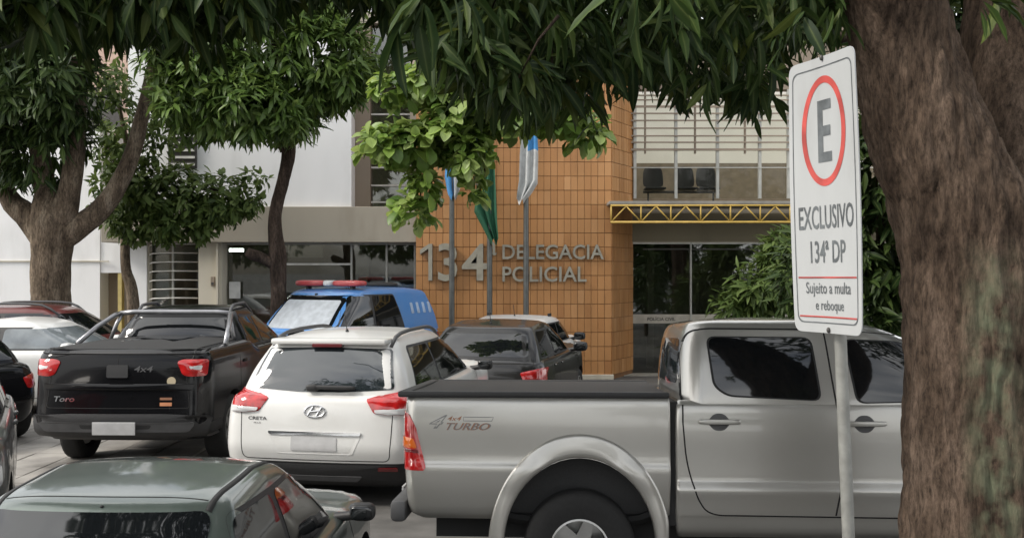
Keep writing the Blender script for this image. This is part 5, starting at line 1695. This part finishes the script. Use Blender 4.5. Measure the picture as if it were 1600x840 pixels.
def limb(name, pts, radii, mat, root, n=18, rough=0.06, seed=0, step=0.12, ridges=0.0):
    """tapered, knobbly limb along a smooth path (points in world space)"""
    pts = [Vector(p) for p in pts]
    P, Rr = [], []
    for i in range(len(pts) - 1):
        p0, p1, p2, p3 = pts[max(i - 1, 0)], pts[i], pts[i + 1], pts[min(i + 2, len(pts) - 1)]
        m_ = max(2, int((p2 - p1).length / step))
        for j in range(m_):
            t = j / m_
            P.append(0.5 * ((2 * p1) + (p2 - p0) * t + (2 * p0 - 5 * p1 + 4 * p2 - p3) * t * t + (3 * p1 - p0 - 3 * p2 + p3) * t ** 3))
            Rr.append(lerp(radii[i], radii[i + 1], t))
    P.append(pts[-1]); Rr.append(radii[-1])
    V, F = [], []
    t0 = (P[1] - P[0]).normalized()
    a = t0.cross(Vector((0, 1, 0.01))).normalized()
    k = len(P)
    for i in range(k):
        t = (P[min(i + 1, k - 1)] - P[max(i - 1, 0)]).normalized()
        a = (a - t * a.dot(t)).normalized()
        b_ = t.cross(a)
        for j in range(n):
            q = 2 * math.pi * j / n
            e = a * math.cos(q) + b_ * math.sin(q)
            w_ = P[i] + e * Rr[i]
            dsp = noise.noise(Vector((w_.x * 2.2 + seed, w_.y * 2.2, w_.z * 1.0))) * rough * 1.6
            dsp += noise.noise(Vector((w_.x * 7 + seed, w_.y * 7, w_.z * 2.2))) * rough * 0.7
            if ridges:
                dsp += (abs(noise.noise(Vector((w_.x * 17 + seed, w_.y * 17, w_.z * 3.6)))) - 0.25) * ridges
                dsp += (noise.noise(Vector((w_.x * 42 + seed, w_.y * 42, w_.z * 11))) ) * ridges * 0.25
            V.append(P[i] + e * Rr[i] * (1 + dsp))
    for i in range(k - 1):
        for j in range(n):
            F.append((i * n + j, i * n + (j + 1) % n, (i + 1) * n + (j + 1) % n, (i + 1) * n + j))
    F.append(tuple((k - 1) * n + j for j in range(n)))
    return mk(name, V, F, mat, root, True, world=True)

def pt(px, py, Y):
    return Vector(((px - 800) / 1600 * Y, Y, CAMZ - (py - 420) / 1600 * Y))

# --- near mango tree on the right, its canopy hanging over the whole top of the view
T = thing('mango_tree', 'big tree at the right with a leaning mossy trunk and overhanging dark canopy', 'tree', (2.17, 4.85, 0))
Yt = 4.85
tp = [pt(1545, 1150, Yt), pt(1540, 1090, Yt), pt(1533, 900, Yt), pt(1530, 650, Yt), pt(1522, 450, Yt), pt(1502, 330, Yt), pt(1448, 200, Yt), pt(1412, 80, Yt), pt(1385, -40, Yt - 0.1), pt(1330, -180, Yt - 0.2), pt(1240, -330, Yt - 0.2)]
tr_r = [0.50, 0.41, 0.355, 0.335, 0.315, 0.30, 0.262, 0.24, 0.22, 0.18, 0.12]
limb('trunk', tp, tr_r, M['bark_near'], T, 150, 0.05, 3, 0.022, 0.16)
limb('branch', [pt(1555, 480, Yt + 0.12), pt(1590, 330, Yt + 0.3), pt(1592, 180, Yt + 0.45), pt(1575, 40, Yt + 0.6), pt(1580, -140, Yt + 0.7), pt(1620, -330, Yt + 0.7)], [0.26, 0.27, 0.25, 0.23, 0.19, 0.12], M['bark_near'], T, 48, 0.06, 8, 0.05, 0.08)
for bpts, rr_ in (([(1400, 20, 4.75), (1250, -60, 5.2), (1050, -90, 5.8), (820, -70, 6.3)], (0.13, 0.10, 0.07, 0.04)),
                  ([(1370, -100, 4.7), (1100, -170, 4.6), (760, -190, 4.4), (420, -170, 4.4), (60, -150, 4.6)], (0.14, 0.11, 0.08, 0.06, 0.03)),
                  ([(1250, -320, 4.7), (900, -420, 6.0), (500, -380, 7.2), (200, -260, 8.0)], (0.12, 0.09, 0.06, 0.03)),
                  ([(1050, -90, 5.8), (1000, 10, 6.0), (980, 80, 6.2)], (0.04, 0.025, 0.012)),
                  ([(820, -70, 6.3), (700, -10, 6.4), (640, 40, 6.6)], (0.04, 0.02, 0.01)),
                  ([(420, -170, 4.4), (330, -60, 4.8), (260, 20, 5.1)], (0.045, 0.025, 0.012))):
    limb('branch', [pt(*q) for q in bpts], rr_, M['bark_dark'], T, 14, 0.08, 5, 0.08)
yl = interp([(-150, 70), (0, 60), (120, 40), (250, 50), (330, 55), (400, 25), (470, -15), (560, -15), (600, 10), (660, 40), (720, 100), (760, 150), (860, 160), (920, 165), (960, 120), (1020, 115), (1060, 165), (1095, 160), (1115, 125), (1150, 165), (1190, 165), (1215, 95), (1240, 55), (1340, 20), (1400, -20), (1470, -30), (1530, -10), (1600, 0), (1750, 20)])
rng = np.random.default_rng(11)
cs, ds = [], []
while len(cs) < 2300:
    q = rng.uniform(-250, 1850)
    Y = rng.uniform(4.6, 9.0) if q > 850 else rng.uniform(4.2, 6.7)
    if q > 1330 and Y < 5.6:
        continue
    low_ = yl(q) - 0.19 * 1600 / Y * 0.55 + 18 * math.sin(q * 0.06 + Y * 5)
    py = low_ - rng.exponential(110) - (0 if rng.random() < 0.8 else rng.uniform(0, 500))
    p = pt(q, py, Y)
    if py > 25 and noise.noise(Vector((p.x * 1.6, p.y * 0.8, p.z * 1.6))) < -0.22 and rng.random() < 0.7:
        continue
    if p.z > (7 if q > 850 else 5.0):
        continue
    cs.append(p); ds.append((rng.normal(0, .5), rng.normal(-0.3, .5), -0.5 + rng.normal(0, .4)))
for _ in range(700):            # a deeper layer that closes the gaps towards the sky
    q = rng.uniform(230, 1420)
    Y = rng.uniform(6.5, 9.2) if q > 850 else rng.uniform(5.4, 6.9)
    cs.append(pt(q, rng.uniform(-260, min(75, yl(q) - 40)), Y)); ds.append((rng.normal(0, .5), rng.normal(-0.3, .5), -0.5 + rng.normal(0, .4)))
cs, ds = np.array(cs), np.array(ds)
cs_near = cs.copy()
A1 = leaves(cs, ds, 11, 0.19, 0.55, (25, 85), rng)
# roof of the crown, seen only as shade
k = 900
c2 = np.stack([rng.uniform(0.6, 5.5, k), rng.uniform(2.6, 9.5, k), rng.uniform(4.6, 7.0, k)], 1)
A2 = leaves(c2, np.tile([[0.0, 0.0, 1.0]], (k, 1)) + rng.normal(0, .4, (k, 3)), 9, 0.3, 0.6, (30, 90), rng, 0.1)
# nearest sprays that hang low in front of the rest
near = []
for (px, py, Y, nl, ln, dx, dz) in ((660, -5, 3.6, 9, 0.26, -0.25, -1), (640, 10, 3.55, 5, 0.23, -0.8, -0.7), (720, -10, 3.7, 6, 0.24, 0.5, -1), (690, 60, 4.2, 6, 0.17, 0.2, -1), (985, -25, 3.6, 5, 0.23, -0.3, -1), (1040, -30, 3.7, 6, 0.24, 0.3, -1), (1085, -40, 3.9, 4, 0.22, 0.2, -1), (860, 15, 4.3, 8, 0.22, 0.4, -0.6), (930, 20, 4.6, 7, 0.22, 0.8, -0.4), (1255, 15, 3.9, 7, 0.17, -0.4, -0.9), (1235, 40, 4.0, 5, 0.15, -0.5, -0.9), (1535, 0, 3.9, 7, 0.17, 0.7, -0.2), (1560, -20, 4.0, 5, 0.18, 0.3, -0.8), (1065, 130, 6.0, 9, 0.2, 0, -1), (1160, 130, 6.0, 10, 0.2, 0, -1), (1130, 120, 6.3, 8, 0.2, -.2, -1), (1190, 120, 6.2, 7, 0.2, 0.4, -1), (905, 150, 6.5, 9, 0.2, 0, -1), (780, 150, 6.2, 9, 0.2, 0, -1), (60, 30, 4.6, 9, 0.2, -0.3, -1), (120, 25, 4.7, 9, 0.2, 0.3, -1), (180, 30, 5.0, 8, 0.19, 0, -1), (330, 60, 5.6, 8, 0.19, 0.1, -1), (290, 55, 5.4, 8, 0.19, -0.1, -1), (1300, 5, 4.2, 7, 0.17, 0.1, -1)):
    p = np.array([pt(px, py, Y)])
    near.append(leaves(p, np.array([[dx, -0.1, dz]]), nl, ln, 0.35, (15, 60), rng, 0.02))
A3 = tuple(np.concatenate([a[i] for a in near]) for i in range(4))
A = tuple(np.concatenate([A1[i], A2[i], A3[i]]) for i in range(4))
put_leaves(T, A, 'lance', 'lance_lo', M['leaf_near_shaded'], 300)

# --- thick forked tree on the left
T = thing('mango_tree', 'thick trunked tree on the left forking into several limbs', 'tree', (-8.4, 18.7, 0))
Yl = 18.7
limb('trunk', [pt(82, 640, Yl), pt(80, 600, Yl), pt(80, 480, Yl), pt(80, 400, Yl), pt(82, 350, Yl), pt(80, 320, Yl), pt(76, 285, Yl)], [0.5, 0.40, 0.345, 0.34, 0.40, 0.33, 0.16], M['bark'], T, 40, 0.05, 21, 0.08, 0.06)
limb('branch', [pt(72, 370, Yl), pt(40, 335, Yl), pt(12, 305, Yl), pt(2, 240, Yl), pt(-5, 140, Yl), pt(10, 20, Yl)], [0.28, 0.22, 0.17, 0.16, 0.14, 0.1], M['bark'], T, 20, 0.07, 22)
limb('branch', [pt(78, 360, Yl), pt(72, 310, Yl), pt(62, 240, Yl), pt(58, 150, Yl), pt(70, 30, Yl)], [0.3, 0.2, 0.17, 0.14, 0.1], M['bark'], T, 20, 0.07, 23)
limb('branch', [pt(90, 360, Yl), pt(108, 300, Yl - .2), pt(118, 230, Yl - .3), pt(120, 150, Yl - .4), pt(125, 20, Yl - .5)], [0.3, 0.2, 0.18, 0.17, 0.12], M['bark'], T, 20, 0.07, 24)
limb('branch', [pt(95, 370, Yl), pt(135, 345, Yl), pt(172, 310, Yl), pt(205, 245, Yl), pt(222, 180, Yl), pt(240, 95, Yl), pt(262, 0, Yl)], [0.28, 0.2, 0.17, 0.15, 0.12, 0.1, 0.07], M['bark'], T, 20, 0.08, 25)
rng = np.random.default_rng(21)
parts_ = []
for (px, py, Y, rx, rz, n) in ((50, 110, 18.0, 1.1, 1.3, 200), (10, 60, 17.6, 1.1, 1.3, 130), (105, 90, 17.6, 0.5, 1.5, 110), (190, 10, 18.2, 1.5, 0.6, 170), (60, 230, 18.4, 0.9, 0.7, 80), (-30, 230, 18.0, 0.5, 0.8, 60), (290, 85, 17.6, 0.4, 0.6, 80)):
    c = pt(px, py, Y)
    parts_.append(blob_points(c, (rx, 1.0, rz), n, 0.4, rng, 0.38))
cs = np.concatenate([p[0] for p in parts_]); ds = np.concatenate([p[1] for p in parts_])
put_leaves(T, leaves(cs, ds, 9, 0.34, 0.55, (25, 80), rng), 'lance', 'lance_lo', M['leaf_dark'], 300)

# --- slender tree between the thick one and the police station
T = thing('small_tree', 'slender thin stemmed tree with loose foliage against the beige band', 'tree', (-8.0, 21.0, BASE))
Ys = 20.6
limb('trunk', [pt(212, 640, Ys), pt(208, 470, Ys), pt(197, 420, Ys), pt(196, 370, Ys), pt(205, 320, Ys), pt(200, 240, Ys), pt(185, 160, Ys)], [0.14, 0.12, 0.10, 0.10, 0.08, 0.06, 0.03], M['bark'], T, 14, 0.08, 31)
limb('branch', [pt(200, 340, Ys), pt(250, 320, Ys), pt(310, 295, Ys - .3), pt(380, 310, Ys - .5)], [0.06, 0.045, 0.03, 0.012], M['bark_dark'], T, 10, 0.08, 32)
limb('branch', [pt(200, 300, Ys), pt(170, 230, Ys), pt(150, 150, Ys)], [0.05, 0.03, 0.012], M['bark_dark'], T, 10, 0.08, 33)
rng = np.random.default_rng(31)
parts_ = []
for (px, py, rx, rz, n) in ((245, 300, 1.0, 0.6, 170), (300, 320, 1.0, 0.5, 130), (350, 305, 0.75, 0.45, 70), (395, 280, 0.25, 0.12, 10), (385, 318, 0.35, 0.2, 16), (195, 300, 0.7, 0.75, 110), (190, 200, 0.75, 1.1, 90), (165, 130, 0.5, 0.6, 34), (250, 180, 0.45, 0.8, 40), (215, 350, 0.5, 0.3, 40), (275, 355, 0.7, 0.25, 50)):
    parts_.append(blob_points(pt(px, py, Ys - 0.4), (rx, 0.7, rz), n, 0.3, rng, 0.2, 1.8))
cs = np.concatenate([p[0] for p in parts_]); ds = np.concatenate([p[1] for p in parts_])
put_leaves(T, leaves(cs, ds, 8, 0.2, 0.45, (30, 85), rng), 'oval', 'oval', M['leaf_mid'], 300)

# --- mango tree in the middle with a round lit crown
T = thing('mango_tree', 'tree left of centre with a slim dark trunk and full green crown', 'tree', (-4.1, 18.2, BASE))
Ym = 18.4
limb('trunk', [pt(436, 640, Ym), pt(435, 520, Ym), pt(436, 450, Ym), pt(434, 400, Ym), pt(430, 340, Ym), pt(443, 280, Ym), pt(451, 228, Ym), pt(440, 160, Ym), pt(425, 60, Ym)], [0.2, 0.155, 0.14, 0.155, 0.11, 0.115, 0.13, 0.09, 0.05], M['bark_dark'], T, 28, 0.09, 41, 0.08, 0.08)
limb('branch', [pt(432, 415, Ym), pt(412, 404, Ym - .1), pt(396, 398, Ym - .2), pt(386, 392, Ym - .25)], [0.12, 0.10, 0.10, 0.06], M['bark_dark'], T, 16, 0.15, 42)
limb('branch', [pt(434, 350, Ym), pt(428, 335, Ym), pt(424, 322, Ym)], [0.07, 0.05, 0.03], M['bark_dark'], T, 12, 0.15, 43)
for q in ((330, 60), (520, 80), (380, 150), (500, 150)):
    limb('branch', [pt(446, 235, Ym), pt((446 + q[0]) / 2, (200 + q[1]) / 2, Ym - .2), pt(q[0], q[1], Ym - .5)], [0.10, 0.06, 0.02], M['bark_dark'], T, 10, 0.1, 44)
rng = np.random.default_rng(41)
parts_ = []
for (px, py, Y, rx, rz, n) in ((430, 85, 17.9, 1.75, 1.15, 430), (340, 130, 17.6, 0.9, 0.8, 170), (400, 165, 17.4, 0.85, 0.5, 130), (515, 85, 17.8, 0.75, 0.7, 190), (455, 185, 17.7, 0.4, 0.3, 60), (300, 165, 17.7, 0.5, 0.5, 80), (430, -20, 17.9, 1.6, 1.0, 220), (262, 105, 17.6, 0.22, 0.5, 40), (548, 125, 18, 0.3, 0.3, 40)):
    parts_.append(blob_points(pt(px, py, Y), (rx, 1.1, rz), n, 0.5, rng, 0.3))
cs = np.concatenate([p[0] for p in parts_]); ds = np.concatenate([p[1] for p in parts_])
put_leaves(T, leaves(cs, ds, 11, 0.30, 0.42, (25, 85), rng), 'lance', 'lance_lo', M['leaf_mango'], 300)

# --- broad leaved almond tree whose lit branches reach in front of the pier
T = thing('almond_tree', 'broad leaved tree with bright rounded leaves reaching in front of the orange pier', 'tree', (5.2, 13.6, 0))
Ya = 13.4
limb('trunk', [pt(1420, 690, 13.6), pt(1415, 420, 13.6), pt(1400, 200, 13.6), pt(1380, 20, 13.6), pt(1360, -150, 13.6)], [0.22, 0.18, 0.16, 0.13, 0.07], M['bark_dark'], T, 20, 0.07, 51)
limb('branch', [pt(1385, 60, 13.6), pt(1250, 60, 13.5), pt(1080, 90, 13.4), pt(930, 110, Ya), pt(800, 140, Ya), pt(690, 190, Ya), pt(600, 225, Ya)], [0.1, 0.085, 0.07, 0.055, 0.045, 0.03, 0.012], M['bark_dark'], T, 12, 0.08, 52)
limb('branch', [pt(800, 140, Ya), pt(740, 120, Ya), pt(660, 130, Ya), pt(610, 140, Ya)], [0.035, 0.03, 0.02, 0.01], M['bark_dark'], T, 10, 0.08, 53)
limb('branch', [pt(690, 190, Ya), pt(665, 260, Ya), pt(655, 320, Ya)], [0.025, 0.018, 0.008], M['bark_dark'], T, 10, 0.08, 54)
limb('branch', [pt(850, 130, Ya), pt(880, 170, Ya), pt(915, 210, Ya)], [0.03, 0.02, 0.01], M['bark_dark'], T, 10, 0.08, 55)
limb('branch', [pt(780, 150, Ya), pt(765, 230, Ya), pt(750, 300, Ya)], [0.025, 0.018, 0.008], M['bark_dark'], T, 10, 0.08, 56)
rng = np.random.default_rng(51)
parts_ = []
for (px, py, rx, rz, n) in ((680, 125, 0.55, 0.28, 60), (740, 150, 0.45, 0.35, 60), (640, 225, 0.62, 0.24, 75), (600, 220, 0.3, 0.12, 22), (700, 200, 0.45, 0.3, 55), (735, 235, 0.26, 0.3, 30), (660, 290, 0.16, 0.2, 14), (640, 330, 0.22, 0.14, 16), (738, 290, 0.08, 0.2, 8), (790, 185, 0.35, 0.2, 26), (835, 180, 0.28, 0.18, 30), (885, 180, 0.3, 0.22, 34), (918, 212, 0.2, 0.13, 18), (800, 170, 0.3, 0.2, 24), (720, 90, 0.4, 0.2, 30), (610, 140, 0.22, 0.12, 14), (655, 275, 0.12, 0.16, 8)):
    parts_.append(blob_points(pt(px, py, Ya), (rx, 0.5, rz), n, 0.3, rng))
cs = np.concatenate([p[0] for p in parts_]); ds = np.concatenate([p[1] for p in parts_]) + np.array([[0, 0, 0.6]])
put_leaves(T, leaves(cs, ds, 7, 0.215, 0.2, (40, 90), rng, 0.03), 'round', 'round', M['leaf_almond'], 300)

# --- shrubs and dark trees on the right
def shrub(label, x, y, blobs, n_leaf, ln, mat, seed, kind='lance', name='shrub', cat='shrub', n_obj=120, droop=0.5):
    T = thing(name, label, cat, (x, y, gz(x, y)))
    rng = np.random.default_rng(seed)
    for q in range(5):
        a = rng.uniform(-0.35, 0.35, 2)
        b0 = blobs[int(q % len(blobs))]
        top = Vector(b0[0]) + Vector((a[0], a[1] * 0.5, b0[1][2] * 0.4))
        limb('stem', [(x + a[0] * 0.3, y + a[1] * 0.3, gz(x, y) - 0.05), (x + (top.x - x) * 0.4, y + (top.y - y) * 0.4, top.z * 0.5), tuple(top)], [0.05, 0.035, 0.012], M['bark_dark'], T, 8, 0.08, seed + q)
    ps = [blob_points(c, r, n, 0.4, rng, 0.1) for c, r, n in blobs]
    cs = np.concatenate([p[0] for p in ps]); ds = np.concatenate([p[1] for p in ps])
    put_leaves(T, leaves(cs, ds, n_leaf, ln, droop, (25, 80), rng), kind, 'lance_lo' if kind == 'lance' else kind, mat, n_obj)
c = pt(1185, 445, 20.2)
shrub('leafy green shrub standing before the glazed entrance, behind the silver pickup roof', c.x, 20.2,
      [(pt(1195, 452, 20.2), (0.65, 0.6, 0.55), 110), (pt(1140, 482, 20.2), (0.3, 0.4, 0.3), 25), (pt(1225, 410, 20.2), (0.45, 0.5, 0.6), 70), (pt(1170, 560, 20.2), (0.8, 0.5, 0.9), 90)], 9, 0.32, M['leaf_mid'], 61)
c = pt(1375, 400, 12.2)
shrub('tall dark shrub seen between the sign and the leaning trunk', c.x, 12.2,
      [(pt(1375, 300, 12.2), (0.55, 0.5, 1.1), 170), (pt(1385, 470, 12.2), (0.6, 0.5, 0.9), 130), (pt(1250, 440, 15.0), (0.3, 0.4, 0.9), 50)], 9, 0.3, M['leaf_dark'], 62)
T = thing('leafy_tree', 'dark dense tree behind the leaning trunk at the right edge', 'tree', (5.9, 11.0, 0))
limb('trunk', [(5.9, 11, -0.05), (5.95, 11, 1.6), (5.8, 11, 3.2), (5.9, 11, 5.5)], [0.22, 0.17, 0.14, 0.06], M['bark_dark'], T, 18, 0.08, 63)
rng = np.random.default_rng(63)
ps = [blob_points(c_, r_, n_, 0.4, rng, 0.02) for c_, r_, n_ in (((4.9, 9.9, 4.3), (0.9, 0.5, 1.2), 200), ((5.2, 10.0, 3.0), (0.9, 0.5, 1.4), 200), ((5.2, 10.6, 3.9), (1.5, 0.9, 1.5), 380), ((6.4, 10.4, 3.0), (1.3, 0.8, 1.6), 260), ((4.6, 10.8, 5.2), (1.8, 1.0, 1.0), 220), ((5.6, 10.2, 1.6), (1.2, 0.7, 1.3), 160))]
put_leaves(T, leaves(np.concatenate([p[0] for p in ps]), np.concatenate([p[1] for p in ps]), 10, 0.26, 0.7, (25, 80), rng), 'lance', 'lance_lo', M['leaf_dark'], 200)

# twigs carrying the near sprays
T = bpy.data.objects['mango_tree']
tw = MB()
for i in range(0, len(cs_near), 9):
    p = Vector(cs_near[i])
    d = Vector((rt.uniform(-1, 1), rt.uniform(-0.6, 0.6), rt.uniform(0.3, 1.0))).normalized()
    L_ = rt.uniform(0.25, 0.6)
    tw.tube([p, p + d * L_ * 0.5 + Vector((0, 0, 0.03)), p + d * L_], [0.003, 0.005, 0.008], 5)
tw.obj('twigs', M['bark_dark'], T, True, world=True, kind='stuff')

# trees added across the street, unseen behind the camera, for reflections and less skylight
rng = np.random.default_rng(71)
ps, pd = [], []
for (x, y, z, rx, rz, n) in ((-15, -13, 4.4, 3.4, 1.9, 260), (-6.5, -14, 4.6, 3.0, 1.9, 260), (3.5, -13.5, 5.0, 3.2, 2.2, 260), (13, -14, 5.6, 3.6, 2.6, 260)):
    a_, b_ = blob_points((x, y, z), (rx, 2.2, rz), n, 0.5, rng, 0.2)
    ps.append(a_); pd.append(b_)
arr = leaves(np.concatenate(ps), np.concatenate(pd), 8, 0.5, 0.5, (25, 80), rng)
hold = thing('added_reflection_trees', '', '', (0, -13, 0))
o = put_leaves(hold, arr, 'oval', 'oval', M['leaf_dark'], 0, 'added_reflection_trees')
o.parent = None
o.location = (0, -13, 0)
bpy.data.objects.remove(hold)
o.name = 'added_reflection_trees'
